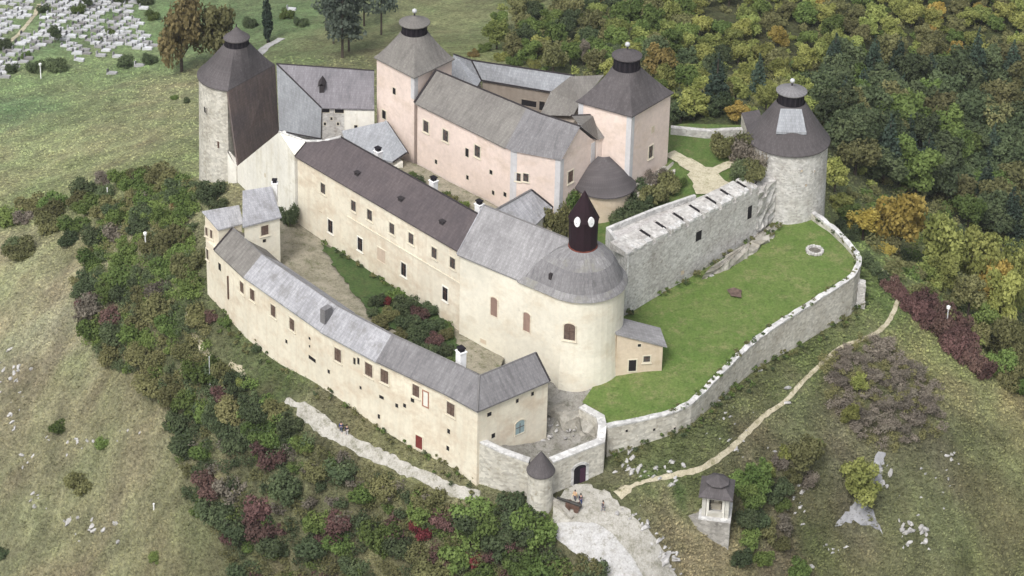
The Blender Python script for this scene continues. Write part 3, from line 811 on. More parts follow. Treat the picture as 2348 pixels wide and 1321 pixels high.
# ================================================================== church
ZC = 18.5
K1 = at(1048,583,ZC); K2 = at(1191,643,ZC)
dc = (K2 - K1)[:2]; dc /= np.linalg.norm(dc); nc = np.array([-dc[1], dc[0]])
AC = np.array([10.8, 247.2]); AR = 6.3
sA = (AC - K1[:2]) @ dc
def CH(s, o, z=0): return np.array([*(K1[:2] + dc * s + nc * o), z])
oA = (AC - K1[:2]) @ nc; hwc = oA; zrc = 23.6
G = thing('castle_church', 'tall cream church with rounded apse, grey shingle roof and dark red turret', 'church', (2, 250, 2))
m = MB()
ang = math.atan2(-nc[1], -nc[0])
wr = AR - .35
foot = [CH(.3, .35)[:2]] + [AC + wr * np.array([math.cos(ang + math.pi * k / 20), math.sin(ang + math.pi * k / 20)]) for k in range(21)] + [CH(.3, 2 * hwc - .35)[:2]]
n_ft = len(foot); cen = AC
lowf = [p + (p - AC) / max(np.linalg.norm(p - AC), 1) * (.9 if 1 < i < n_ft - 2 else 0) for i, p in enumerate(foot)]
vs = [(*p, -1) for p in lowf] + [(*(p * .55 + q * .45), 5) for p, q in zip(foot, lowf)] + [(*p, 9.5) for p in foot] + [(*p, ZC - .15) for p in foot]
fs = [(k * n_ft + i, k * n_ft + (i + 1) % n_ft, (k + 1) * n_ft + (i + 1) % n_ft, (k + 1) * n_ft + i) for k in range(3) for i in range(n_ft)] + [tuple(range(3 * n_ft, 4 * n_ft))]
m.add(vs, fs); part('wall', m, CREAM2, G)
zb_ = MB(); zb_.prism([CH(.3, .4)[:2], CH(.6, .4)[:2], CH(.6, hwc)[:2], CH(.3, hwc)[:2]], ZC - .2, [ZC - .2, ZC - .2, zrc - .4, zrc - .4]); zb_.prism([CH(.3, hwc)[:2], CH(.6, hwc)[:2], CH(.6, 2 * hwc - .4)[:2], CH(.3, 2 * hwc - .4)[:2]], ZC - .2, [zrc - .4, zrc - .4, ZC - .2, ZC - .2])
part('gable', zb_, CREAM2, G)
m = MB(); m.slab([CH(0, 0, ZC), CH(sA, 0, ZC), CH(sA, hwc, zrc), CH(0, hwc, zrc)], .22); m.slab([CH(0, hwc, zrc), CH(sA, hwc, zrc), CH(sA, 2 * hwc, ZC), CH(0, 2 * hwc, ZC)], .22)
part('roof', m, R_CHURCH, G)
zt_ = zv(AC, 563)
s0_ = 10.6
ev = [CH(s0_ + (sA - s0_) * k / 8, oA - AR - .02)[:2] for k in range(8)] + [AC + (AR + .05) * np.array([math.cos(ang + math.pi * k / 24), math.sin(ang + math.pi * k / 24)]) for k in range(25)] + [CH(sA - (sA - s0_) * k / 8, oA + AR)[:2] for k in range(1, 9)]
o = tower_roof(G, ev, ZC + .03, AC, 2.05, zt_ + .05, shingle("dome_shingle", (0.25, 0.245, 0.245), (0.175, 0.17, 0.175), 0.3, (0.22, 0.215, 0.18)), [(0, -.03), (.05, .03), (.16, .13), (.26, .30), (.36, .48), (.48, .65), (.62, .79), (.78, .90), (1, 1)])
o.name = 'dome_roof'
o.data.materials.append(shingle('dome_shaded_weathered_shingle', (0.20, 0.195, 0.20), (0.15, 0.145, 0.15), .3))  # darker band: weathering plus shade of the steep rings, put into the colour
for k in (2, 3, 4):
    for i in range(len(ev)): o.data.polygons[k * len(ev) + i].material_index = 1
ridge_board(G, [CH(0, hwc, zrc + .03), CH(sA - 2, hwc, zrc + .03)], .1, bpy.data.materials["grey_ridge"])
ridge_board(G, [CH(-.05, 0, ZC), CH(-.05, hwc, zrc + .03)], .11, R_LIGHT, 'verge_board')
p = np.array([*AC, 0]); b2, z5 = zt_, zv(AC, 500)
TR = 1.95
m = MB(); m.lathe(AC, [(TR * .98, b2 - .6), (TR, b2 + 1), (TR * 1.02, z5 - .5), (TR * 1.08, z5 + .15)], 12)
tu = part('turret', m, R_TURRET, G)
za = zv(AC, 437)
m = MB(); m.lathe(AC, [(TR * 1.10, z5 + .16), (TR * .66, z5 + (za - z5) * .43), (TR * .35, z5 + (za - z5) * .70), (.06, za)], 12); part('spire', m, R_TURRET, tu)
m = MB(); m.lathe(AC, [(TR * 1.04, b2 - .3), (TR * 1.03, b2 + .16)], 24); part('base_ring', m, plain("red_lead", (0.16, 0.045, 0.03), .3), tu)
for u in (1328, 1360):
    aa = math.asin(max(-1, min(1, (u - 1344) / (TR * 17.6)))) - math.pi / 2
    n2 = np.array([math.cos(aa), math.sin(aa)]); d2 = np.array([-n2[1], n2[0]])
    zc = zv(AC + n2 * TR, 509); q = np.array([*(AC + n2 * TR * 1.0), zc])
    m = MB(); pts = [(*(q[:2] + d2 * .43 * math.cos(t) + n2 * o), zc + .72 * math.sin(t)) for o in (.16, -.1) for t in [2 * math.pi * k / 16 for k in range(16)]]
    m.add(pts, [tuple(range(16)), tuple(range(31, 15, -1))] + [(i, i + 16, (i + 1) % 16 + 16, (i + 1) % 16) for i in range(16)])
    part('oval_window', m, WHITEP, tu)
a_, b_ = foot[0], foot[1]
for u, v in [(1133,706),(1208,741)]: window(G, a_, b_, u, v, 1.0, 2.5, plaster("pink_shutter", (0.30, 0.205, 0.165), (0.15, 0.10, 0.08)), CREAM, False, False, True)
opening(G, a_, b_, 1108, 783, 1.0, .6, PEACH)
def apse_ab(u):
    aa = math.asin(max(-.98, min(.98, (u - proj((*AC, 14))[0]) / (wr * 17.2)))) - math.pi / 2
    q = AC + wr * np.array([math.cos(aa), math.sin(aa)]); t = np.array([-math.sin(aa), math.cos(aa)])
    return q - t, q + t
window(G, *apse_ab(1306), 1306, 764, 1.35, 2.0, PANE_B, CREAM, True, True, True)
opening(G, *apse_ab(1414), 1414, 773, .5, 1.0, PEACH); opening(G, *apse_ab(1320), 1320, 860, 1.6, .35, PEACH)
m = MB(); q = at(1263, 631, 20.6); m.box(q, dc, nc, .22, .22, q[2] - .6, q[2] + .25); part('roof_vent', m, EDGE, G)

# small house leaning on the apse
G = thing('small_house', 'small peach house with lean-to grey roof against the church apse', 'house', (19, 245, 5))
h1 = at(1437,769,12.0); h2 = at(1525,795,9.9); hd = (h2 - h1)[:2]; hd /= np.linalg.norm(hd); hn = np.array([-hd[1], hd[0]])
if hn[1] < 0: hn = -hn
h4 = at(1443,724,13.6); h3 = at(1483,727,11.2)
L4 = 4.6
hb = [h1[:2] - hd * 1.5, h2[:2], h2[:2] + hn * L4, h1[:2] - hd * 1.5 + hn * L4]
m = MB(); m.slab([(*hb[0], 12.35), (*(h2[:2] + hd * .3), 9.9), (*(hb[2] + hd * .2), 9.9), (*hb[3], 12.35)], .2); part('roof', m, R_CHURCH, G)
q = inset_poly(hb, .25); m = MB(); m.prism(q, 3, [12.0, 9.7, 9.7, 12.0]); part('wall', m, PEACH, G)
window(G, q[0], q[1], 1450, 838, .9, 1.7, DARK, FRAME, False, False, name='door'); window(G, q[0], q[1], 1483, 823, .8, .9)
opening(G, q[0], q[1], 1466, 792, .45, .45)

# ================================================================== pink palace
ZP = 24.0
A = xy(950,236,ZP); B = xy(1175,347,ZP); C_ = xy(1287,368,ZP); D = xy(1372,322,ZP)
ra = at(1000,161,28.0); rb = at(1240,261,28.0); rc = at(1331,290,28.0)
A2 = 2 * ra[:2] - A; B2 = 2 * rb[:2] - B; B2 = (B2 + (rb[:2] + (rb[:2] - C_) * .6)) / 2
G = thing('palace_building', 'large pink palace block with grey shingle roof between the two square towers', 'palace', (-3, 280, 14))
t0 = .90; Bx = A + (B - A) * .93; bx = ra + (rb - ra) * .87
m = MB(); m.slab([(*A, ZP), (*Bx, ZP), bx, ra], .2); m.slab([ra, bx, (*(A2 + (B2 - A2) * .87), ZP), (*A2, ZP)], .2); part('roof', m, R_OLIVE, G, 'olive grey roof over the long front')
m = MB()
m.add([(*Bx, ZP), (*B, ZP), (*C_, ZP), tuple(rc), tuple(rb), tuple(bx)], [(0, 1, 5), (1, 4, 5), (1, 2, 3), (1, 3, 4)])
m.add([tuple(bx), tuple(rb), tuple(rc), (*D, ZP), (*B2, ZP), (*(A2 + (B2 - A2) * .87), ZP)], [(0, 1, 4, 5), (1, 2, 3, 4)])
o = part('roof', m, R_GREY, G, 'darker grey roof over the end block', orient=False)
ridge_board(G, [ra + np.array([0, 0, .05]), rb + np.array([0, 0, .05]), rc + np.array([0, 0, .05])], .13)
ridge_board(G, [(*A, ZP + .05), ra + np.array([0, 0, .1])], .2, EDGE, 'verge_board')
fp = inset_poly([A, B, C_, D, B2, A2], .35)
m = MB(); m.prism(fp, 9, ZP - .12)
gq = inset_poly([C_, D, rc[:2]], .01)
m.add([(*fp[2], ZP - .15), (*fp[3], ZP - .15), tuple(rc - np.array([.25, 0, .3])), (*fp[2] + np.array([-1, 1]) * .5, ZP - .15), (*fp[3] + np.array([-1, 1]) * .5, ZP - .15), tuple(rc - np.array([.7, -.5, .3]))], [(0, 1, 2), (3, 5, 4), (0, 2, 5, 3), (1, 4, 5, 2), (0, 3, 4, 1)])
m.add([(*fp[0], ZP - .15), (*fp[5], ZP - .15), tuple(ra - np.array([0, 0, .3])), (*fp[0] + np.array([.4, -.4]), ZP - .15), (*fp[5] + np.array([.4, -.4]), ZP - .15), tuple(ra + np.array([.4, -.4, -.3]))], [(0, 1, 2), (3, 5, 4), (0, 2, 5, 3), (1, 4, 5, 2), (0, 3, 4, 1)])
part('wall', m, PINK, G)
quoin(G, fp[1], fp[0], fp[2], 9, ZP - .2, .55); quoin(G, fp[2], fp[1], fp[3], 9, ZP - .2); quoin(G, fp[3], fp[2], fp[4], 9, ZP - .2, .8)
for u, v in [(977,290),(1022,311),(1095,347)]: window(G, fp[0], fp[1], u, v, 1.0, 1.8)
opening(G, fp[0], fp[1], 1071, 350, .7, 1.4); 
for u, v in [(1188,406),(1206,407)]: window(G, fp[1], fp[2], u, v, .72, 1.25, PANE, FRAME, rim=.1)
for u, v, w_ in [(1000,371,.5),(1072,407,.5),(1126,395,.6),(1131,442,.5),(1158,446,.6)]: opening(G, fp[0], fp[1], u, v, w_, .7)
window(G, fp[2], fp[3], 1308, 405, 1.0, 1.8, PANE_B); opening(G, fp[2], fp[3], 1327, 335, .35, .6)
# lean-to link beside the tower
Q1 = at(1310,265,28.1); Q2 = at(1364,263,27.0); Q3 = at(1394,312,24.2); Q4 = np.array([*D, 24.05])
m = MB(); m.add([Q1, Q2, Q3, Q4, rc + np.array([0, 0, .05])], [(0, 1, 4), (1, 2, 3), (1, 3, 4)]); part('link_roof', m, R_OLIVE, G, orient=False)
ridge_board(G, [Q1, Q2, Q3], .14, EDGE, 'verge_board')
m = MB(); m.prism(inset_poly([D, Q3[:2], Q2[:2], Q1[:2]], .3), 12, 23.9); part('link_wall', m, PINK, G)

# ------------------------------------------------------------------ square towers
def square_tower(label, corners, ze, c, drum, rd, rc_, mat, ball=True):
    G = thing('square_tower', label, 'tower', (*c, 10))
    fp = inset_poly(corners, .35)
    m = MB(); m.prism(fp, 8, ze - .1); part('wall', m, PINK, G)
    vb, vt, vr, va = drum
    zb, zt, zr_, za_ = zv(c, vb), zv(c, vt), zv(c, vr), zv(c, va)
    tower_roof(G, rect_ring(corners), ze, c, rd + .15, zb, mat, 1.18)
    lantern(G, c, rd, zb, zt, rc_, zr_, za_, mat, ball)
    return G, fp
t1 = [xy(857,131,28.1), xy(950,179,28.1), xy(1043,135,28.1)]; t1.append(t1[0] + t1[2] - t1[1])
T1, f1 = square_tower('pink square tower with grey pyramid roof, tallest at the back of the castle', t1, 28.1, (t1[0] + t1[2]) / 2, (73, 50, 50, 36), 1.95, 2.45, R_OLIVE)
quoin(T1, f1[1], f1[0], f1[2], 24.2, 27.9)
opening(T1, f1[0], f1[1], 904, 209, .7, 1.1); window(T1, f1[0], f1[1], 881, 263, .8, 1.4, DARK, FRAME, False, False)
t2 = [xy(1320,232,29), xy(1450,268,29), xy(1546,212,29)]; t2.append(t2[0] + t2[2] - t2[1])
T2, f2 = square_tower('pink square tower with dark grey pyramid roof beside the inner path', t2, 29.0, (t2[0] + t2[2]) / 2, (154, 130, 126, 113), 1.95, 2.3, R_DARK)
quoin(T2, f2[1], f2[0], f2[2], 10, 28.8); quoin(T2, f2[0], f2[3], f2[1], 10, 28.8)
window(T2, f2[1], f2[2], 1492, 348, .9, 1.9); opening(T2, f2[1], f2[2], 1497, 297, .7, 1.0, PEACH)

# ------------------------------------------------------------------ round tower on the left
LF = np.array([-44.3, 297.7]); LT = np.array([-37.9, 307.5]); LC = np.array([-43.6, 304.2]); LR = np.linalg.norm(LF - LC)
aF = math.atan2(*(LF - LC)[::-1]); aT = math.atan2(*(LT - LC)[::-1]) - 2 * math.pi
arc = [LC + LR * np.array([math.cos(aF + (aT - aF) * k / 24), math.sin(aF + (aT - aF) * k / 24)]) for k in range(25)]
ring = arc + [LT + (LF - LT) * k / 6 for k in range(1, 6)]
G = thing('round_tower', 'pale stone horseshoe tower at the left corner with dark roof and shingle-clad flat back', 'tower', (*LC, 0))
m = MB()
ins = inset_poly(ring, .3); lo_ = [p + (p - LC) / np.linalg.norm(p - LC) * .7 for p in ins]
N_ = len(ins); m.add([(*p, -6) for p in lo_] + [(*p, 19.85) for p in ins], [(i, (i + 1) % N_, (i + 1) % N_ + N_, i + N_) for i in range(N_)] + [tuple(range(N_, 2 * N_))])
part('wall', m, STONE_W, G)
zb, zt, zr_, za_ = zv(LC, 101), zv(LC, 84), zv(LC, 85), zv(LC, 62)
tower_roof(G, ring, 20.0, LC, 2.05, zb, R_DARK, 1.12)
lantern(G, LC, 1.9, zb, zt, 2.15, zr_, za_, R_DARK, False)
nF = np.array([.84, -.55])
Ab = on_wall(LF + nF * 1.9, LT + nF * .9, 546, 382); Bb = on_wall(LF + nF * 1.9, LT + nF * .9, 640, 303)
m = MB(); 
q = [np.array([*LF, 19.9]), np.array([*LT, 19.9]), Bb, Ab]; bk = [p - np.array([*nF * .3, 0]) for p in q]
m.add(q + bk, [(0, 1, 2, 3), (7, 6, 5, 4), (0, 4, 5, 1), (1, 5, 6, 2), (2, 6, 7, 3), (3, 7, 4, 0)]); part('clad_wall', m, R_CLAD, G)
def tower_ab(c, r, u, z):
    s = (u - proj((*c, z))[0]) / (r * 14.3); aa = math.asin(max(-.97, min(.97, s))) - math.pi / 2
    q = c + r * np.array([math.cos(aa), math.sin(aa)]); t = np.array([-math.sin(aa), math.cos(aa)]); return q - t, q + t
opening(G, *tower_ab(LC, LR - .1, 470, 14), 470, 252, .7, 1.0, None, STONE_W); opening(G, *tower_ab(LC, LR - .2, 494, 8), 495, 330, 1.2, 1.0, TIMBER, TIMBER)
opening(G, *tower_ab(LC, LR - .2, 490, 8), 490, 360, .5, 3.4, TIMBER, TIMBER)
# curtain walls between the tower and the middle wing
G = thing('curtain_wall', 'whitewashed curtain wall joining the left round tower to the middle wing', 'wall', (-38, 292, 2))
m = MB()
JA = np.array([-42.3, 295.5]); JL = L1[:2] + np.array([-.1, .3])
tA = on_wall(JA, JL, 544, 381); tX = on_wall(JA, JL, 640, 303)
jn = facing(JA, JL)[1] * -1.0
jp = [(*tA[:2], -4), (*JL, 0), (*JL, ZL - .2), tuple(tX), tuple(tA)]
jb = [(p[0] + jn[0], p[1] + jn[1], p[2]) for p in jp]
m.add(jp + jb, [(0, 1, 2, 3, 4), (9, 8, 7, 6, 5)] + [(i, i + 5, (i + 1) % 5 + 5, (i + 1) % 5) for i in range(5)])
m.add([tuple(tX), tuple(Mk + np.array([0, 0, .05])), tuple(L1), (JL[0], JL[1], ZL - .3)], [(0, 1, 2), (0, 2, 3)])
z3 = zv(LF, 330)
m.prism([LF + np.array([-.5, .4]), LF + np.array([-.2, -1.0]), tA[:2] + np.array([-.2, -.1]), tA[:2] + np.array([.6, .6])], -5, [z3 - 1, z3 - 1, tA[2], tA[2]])
part('wall', m, WHITE, G)
ridge_board(G, [tX + np.array([0, 0, .1]), Mk + np.array([0, 0, .12])], .16, COPING, 'coping')
opening(G, JA, JL, 608, 402, .3, .6, PEACH)

# ------------------------------------------------------------------ rear wings
Rr = at(634,146,24); RR = at(858,162,24); G4 = at(737,247,20); GE = at(858,250,20); G3 = at(735,318,14.6); G2 = at(640,300,12.6)
G = thing('castle_wing', 'rear wing with lilac grey roof between the left round tower and the rear square tower', 'castle wing', (-28, 296, 8))
m = MB(); m.slab([G4, GE, RR, Rr], .2); back = 2 * Rr[:2] - G4[:2]; back2 = 2 * RR[:2] - GE[:2]
m.slab([Rr, RR, (*back2, 20), (*(Rr[:2] + (back2 - RR[:2])), 20)], .2); part('roof', m, shingle("lilac_shingle", (0.20, 0.19, 0.205), (0.155, 0.148, 0.16), .2), G)
m = MB(); m.slab([Rr, G2, G3, G4], .2); part('hip_roof', m, R_PALE, G)
ridge_board(G, [Rr, RR], .12); ridge_board(G, [Rr, G4], .12, EDGE, 'hip_board'); ridge_board(G, [G2, G3], .12, EDGE, 'eave_board')
g4, ge = G4[:2] + np.array([0, .35]), GE[:2] + np.array([0, .35])
m = MB(); m.prism([g4, ge, back2 - np.array([0, .3]), Rr[:2] + (back2 - RR[:2])], 6, 19.7); part('wall', m, STONE, G)
q = g4 + (ge - g4) * .43; m = MB(); m.prism([q, ge, ge - np.array([0, .14]), q - np.array([0, .14])], 6, 19.5); part('wall', m, WHITE, G, 'white limewashed stretch of the court front')
for u, v, w_, h_ in [(747,253,1.2,.8),(778,254,1.4,.8),(760,272,.35,.5),(745,284,.35,.5),(775,284,.35,.5)]: opening(G, g4, ge, u, v, w_, h_)
opening(G, q - np.array([0, .14]), ge - np.array([0, .14]), 816, 291, .5, .6)
p = on_plane(G4, GE, RR, 738, 203); m = MB(); m.box(p, (1, 0), (0, 1), .35, .5, p[2] - .5, p[2] + .7); m.slab([(p[0] - .6, p[1] - .7, p[2] + .6), (p[0], p[1] - .8, p[2] + 1.3), (p[0], p[1] + 1.6, p[2] + 1.5), (p[0] - .6, p[1] + 1, p[2] + .8)], .08); m.slab([(p[0] + .6, p[1] - .7, p[2] + .6), (p[0] + .6, p[1] + 1, p[2] + .8), (p[0], p[1] + 1.6, p[2] + 1.5), (p[0], p[1] - .8, p[2] + 1.3)], .08)
part('dormer', m, EDGE, G)
G = thing('courtyard_house', 'low house with pale blue grey roof tucked behind the middle wing', 'house', (-20, 285, 12))
k1 = at(784,300,16.3); k2 = at(884,278,18.6); k3 = at(932,350,16.4); k4 = at(900,372,14.6); k5 = at(800,345,14.4)
m = MB(); m.add([k1, k2, k3, k4, k5], [(0, 1, 4), (1, 3, 4), (1, 2, 3)]); m.add([p - np.array([0, 0, .2]) for p in (k1, k2, k3, k4, k5)], [(4, 1, 0), (4, 3, 1), (3, 2, 1)])
part('roof', m, R_PALE, G, orient=False)
ridge_board(G, [k2, k3], .2, R_PALE); ridge_board(G, [k2 + np.array([.3, 0, -.1]), k3 + np.array([.3, 0, -.1])], .12, EDGE, 'verge_board'); ridge_board(G, [k3, k4], .1, EDGE, 'eave_board')
m = MB(); m.prism(inset_poly([k1[:2], k5[:2], k4[:2], k3[:2], k2[:2]], .3), 11, [14.6, 13.2, 13.4, 14.6, 15.6]); part('wall', m, WHITE, G)

G = thing('castle_wing', 'far rear wing with pale grey roof and brown court wall behind the palace', 'castle wing', (2, 300, 10))
r1 = at(1040,124,23); r2 = at(1081,138,23); r3 = at(1318,173,23); e2 = at(1104,184,20); e3 = at(1264,211,20); e1 = at(1092,205,19.5); e0_ = at(1030,175,19.5)
m = MB(); m.slab([e2, e3, r3, r2], .2); bb = r3[:2] + (r3 - e3)[:2] * 1.0; b2_ = r2[:2] + (r3 - e3)[:2]; m.slab([r2, r3, (*bb, 20), (*b2_, 20)], .2); part('roof', m, R_PALE, G)
m = MB(); m.add([r1, r2, e2, e1, e0_], [(0, 4, 3), (0, 3, 2), (0, 2, 1)]); part('hip_roof', m, R_PALE, G, orient=False)
ridge_board(G, [r1, r2, r3], .12); ridge_board(G, [r2, e2], .13, EDGE, 'hip_board'); ridge_board(G, [e1, e2, e3], .13, EDGE, 'eave_board')
BROWNW = plaster("brown_render", (0.30, 0.26, 0.22), (0.22, 0.18, 0.15), .6)
m = MB(); m.prism([e2[:2] + np.array([.1, .3]), e3[:2] + np.array([0, .3]), bb, b2_], 8, 19.7); m.prism([e1[:2], e2[:2] + np.array([0, .2]), r2[:2], e0_[:2]], 8, 19.2); part('wall', m, BROWNW, G)
a_, b_ = e2[:2] + np.array([.1, .3]), e3[:2] + np.array([0, .3])
window(G, a_, b_, 1213, 237, 2.2, 1.0, DARK, BROWNW, False, False); window(G, a_, b_, 1243, 243, .8, 1.5, DARK, BROWNW, False, False)
G = thing('tower_annex', 'brown grey roofed annex against the back of the tower by the inner path', 'annex', (9, 290, 12))
x1 = at(1308,175,26); x2 = at(1385,172,26); x3 = at(1330,236,23.0); x4 = at(1314,266,21.2); x5 = at(1238,264,20.6); x6 = at(1262,211,22.6)
m = MB(); m.add([x1, x2, x3, x4, x5, x6], [(0, 2, 1), (0, 5, 2), (5, 3, 2), (5, 4, 3)]); part('roof', m, R_OLIVE, G, orient=False)
m = MB(); m.prism(inset_poly([x1[:2], x2[:2], x3[:2], x4[:2], x5[:2]], .3), 9, [23.5, 23.5, 20.6, 19.6, 19.2]); part('wall', m, BROWNW, G)

# ------------------------------------------------------------------ round annex and court house
G = thing('round_annex', 'squat peach round annex with conical dark roof against the palace end', 'annex', (14.6, 275, 12))
RAc = np.array([14.9, 274.6]); zz = zv(RAc + np.array([-.6, 1.2]), 356)
m = MB(); vs = []; fs = []
for k in range(33):
    a = math.pi * .98 + math.pi * 1.06 * k / 32 - .02
    vs.append((RAc[0] + 4.7 * math.cos(a), RAc[1] + 4.7 * math.sin(a), 17.9))
for k in range(33):
    t = k / 32; vs.append((RAc[0] - 1.1 + 1.7 * t, RAc[1] + .9 - .25 * math.sin(math.pi * t), zz))
fs = [(k, k + 1, k + 34, k + 33) for k in range(32)]
m.add(vs, fs); m.add([(x, y, z - .2) for x, y, z in vs[:33]], [tuple(range(32, -1, -1))]); m.add(vs[:33] + [(x, y, z - .2) for x, y, z in vs[:33]], [(k, k + 33, k + 34, k + 1) for k in range(32)])
part('roof', m, R_DARK, G, orient=False)
m = MB(); m.lathe(RAc, [(4.3, 9), (4.2, 17.8)], 32); part('wall', m, PEACH, G)
G = thing('courtyard_house', 'small court house with light grey roof between the church and the palace', 'house', (4, 262, 11))
s1 = at(1128,486,18.8); s2 = at(1218,435,18.8); s3 = at(1268,475,15.8); s4 = at(1222,522,15.8)
m = MB(); m.slab([s1, s4, s3, s2], .2); sb = s2[:2] + (s2 - s3)[:2] * .9; sb1 = s1[:2] + (s2 - s3)[:2] * .9; m.slab([s1, s2, (*sb, 16), (*sb1, 16)], .2); part('roof', m, R_LIGHT, G)
ridge_board(G, [s1, s2], .16, bpy.data.materials["grey_ridge"]); ridge_board(G, [s2, s3], .16, EDGE, 'verge_board')
m = MB(); m.prism(inset_poly([s4[:2], s3[:2], s2[:2], sb, sb1, s1[:2]], .3), 8, [15.5, 15.5, 18.4, 15.6, 15.6, 18.4]); part('wall', m, WHITE, G)

# ================================================================== gun bastion
ZB = 16.0
f_a = xy(1436,592,ZB); f_b = xy(1740,437,ZB); bk = [xy(1389,532,ZB), xy(1500,487,ZB), xy(1591,456,ZB), xy(1668,424,ZB), xy(1720,408,ZB)]
G = thing('gun_bastion', 'massive grey stone gun bastion with a row of embrasures above the lawn', 'bastion', (27, 265, 6))
db = f_b - f_a; LB = np.linalg.norm(db); db /= LB; nb = np.array([-db[1], db[0]])
m = MB(); m.prism([f_a, f_b, bk[4], bk[3], bk[2], bk[1], bk[0]], 3, ZB); part('wall', m, STONE, G)
TERR = gravel_mat("terrace_stone", (0.50, 0.48, 0.47), (0.40, 0.38, 0.37), (0.27, 0.25, 0.23))
m = MB(); m.prism(inset_poly([f_a, f_b, bk[4], bk[3], bk[2], bk[1], bk[0]], .9), ZB + .002, ZB + .03); part('terrace_floor', m, TERR, G)
slots = []
for u, v in [(1493,545),(1537,531),(1578,511),(1617,493),(1651,472),(1676,451),(1704,428)]:
    slots.append((xy(u, v, ZB + .7) - f_a) @ db)
edges = [0.1] + [x for s in slots for x in (s - .30, s + .30)] + [LB - .1]
PT = 3.3
for k in range(0, len(edges), 2):
    s0, s1_ = edges[k], edges[k + 1]
    m = MB(); q = [f_a + db * s0 + nb * .02, f_a + db * s1_ + nb * .02, f_a + db * s1_ + nb * PT, f_a + db * s0 + nb * PT]
    m.prism(q, ZB + .004, [ZB + .75, ZB + .75, ZB + 1.1, ZB + 1.1]); part('merlon', m, STONE, G)
    m = MB(); x = s0 + .05
    while x < s1_ - .15:
        x1 = min(s1_ - .05, x + rnd.uniform(.35, .95)); dz = rnd.uniform(-.18, .22); i0_, o0_ = rnd.uniform(.45, 1.0), rnd.uniform(-.12, .06)
        q = [f_a + db * x - nb * -o0_, f_a + db * (x1 - .03) - nb * -o0_, f_a + db * (x1 - .03) + nb * i0_, f_a + db * x + nb * i0_]
        if rnd.random() > .12: m.prism(q, ZB + .4, [ZB + .84 + dz, ZB + .80 + dz, ZB + .95 + dz, ZB + .98 + dz])
        x = x1
    part('coping', m, COPING, G)
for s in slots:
    m = MB(); m.prism([f_a + db * (s - .295) + nb * 1.1, f_a + db * (s + .295) + nb * 1.1, f_a + db * (s + .295) + nb * 2.9, f_a + db * (s - .295) + nb * 2.9], ZB + .005, [ZB + .78, ZB + .78, ZB + 1.0, ZB + 1.0]); part('embrasure_shade', m, DARK, G)  # solid dark block in each slot, its deep shade put in as colour
m = MB(); wall_line(m, [bk[0], bk[1], bk[2]], [ZB + .8] * 3, 8, .5, -1); part('parapet', m, COPING, G)
m = MB(); wall_line(m, [f_a + nb * .1, bk[0]], [ZB + .7] * 2, 8, .5, -1); part('parapet', m, COPING, G)
m = MB(); q = [xy(1600,456,ZB + .5), xy(1640,440,ZB + .5), xy(1672,422,ZB + .5)]; wall_line(m, q, [ZB + .45] * 3, ZB - 2, .35, 1); part('kerb', m, STONE, G)
for u, v, w_, h_ in [(1602,541,1.3,1.6),(1719,487,1.0,2.2),(1565,625,.7,.7)]: opening(G, f_a, f_b, u, v, w_, h_, PEACH if u == 1565 else DARK, STONE)
# broken masonry pier between bastion and tower
G = thing('masonry_pier', 'rough grey masonry pier between the gun bastion and the right round tower', 'ruined wall', (41, 279, 6))
def craggy(mb, poly, z0, z1, jag, seed, step=.8, bat=.0):
    r = np.random.RandomState(seed); bd = densify(poly, step); c = np.mean(bd, 0); N = len(bd); lv = max(3, int((z1 - z0) / step)); vs = []; fs = []
    for k in range(lv + 1):
        t = k / lv
        for p in bd:
            q = c + (p - c) * (1 + bat * (1 - t)); vs.append((*(q + (r.rand(2) - .5) * jag), z0 + (z1 - z0) * t + (r.rand() - .5) * jag * (1 if k else 0)))
    for k in range(lv):
        for i in range(N): fs.append((k * N + i, k * N + (i + 1) % N, (k + 1) * N + (i + 1) % N, (k + 1) * N + i))
    k0 = len(vs); vs.append((*c, z1 + jag * .3)); fs += [(lv * N + i, lv * N + (i + 1) % N, k0) for i in range(N)]
    return mb.add(vs, fs)
m = MB(); craggy(m, [f_b + db * .05, f_b + db * 5.5 + nb * .8, f_b + db * 5.2 + nb * 5, f_b + nb * 5], 4, 15.8, .7, 3, .7, .08); part('masonry', m, STONE, G)
tag(G, group=None)
G = thing('rubble_footing', 'low rubble footing along the foot of the gun bastion on the lawn', 'ruined wall', (36, 271, 7))
m = MB(); q = [xy(1620,640,7), xy(1700,600,7.3), xy(1762,555,7.8), xy(1800,505,8.3), xy(1790,485,8.5), xy(1745,540,7.8), xy(1690,585,7.3)]
craggy(m, q, 5, 8.3, 1.0, 5, .8, .1); part('rubble', m, RUBBLE, G)

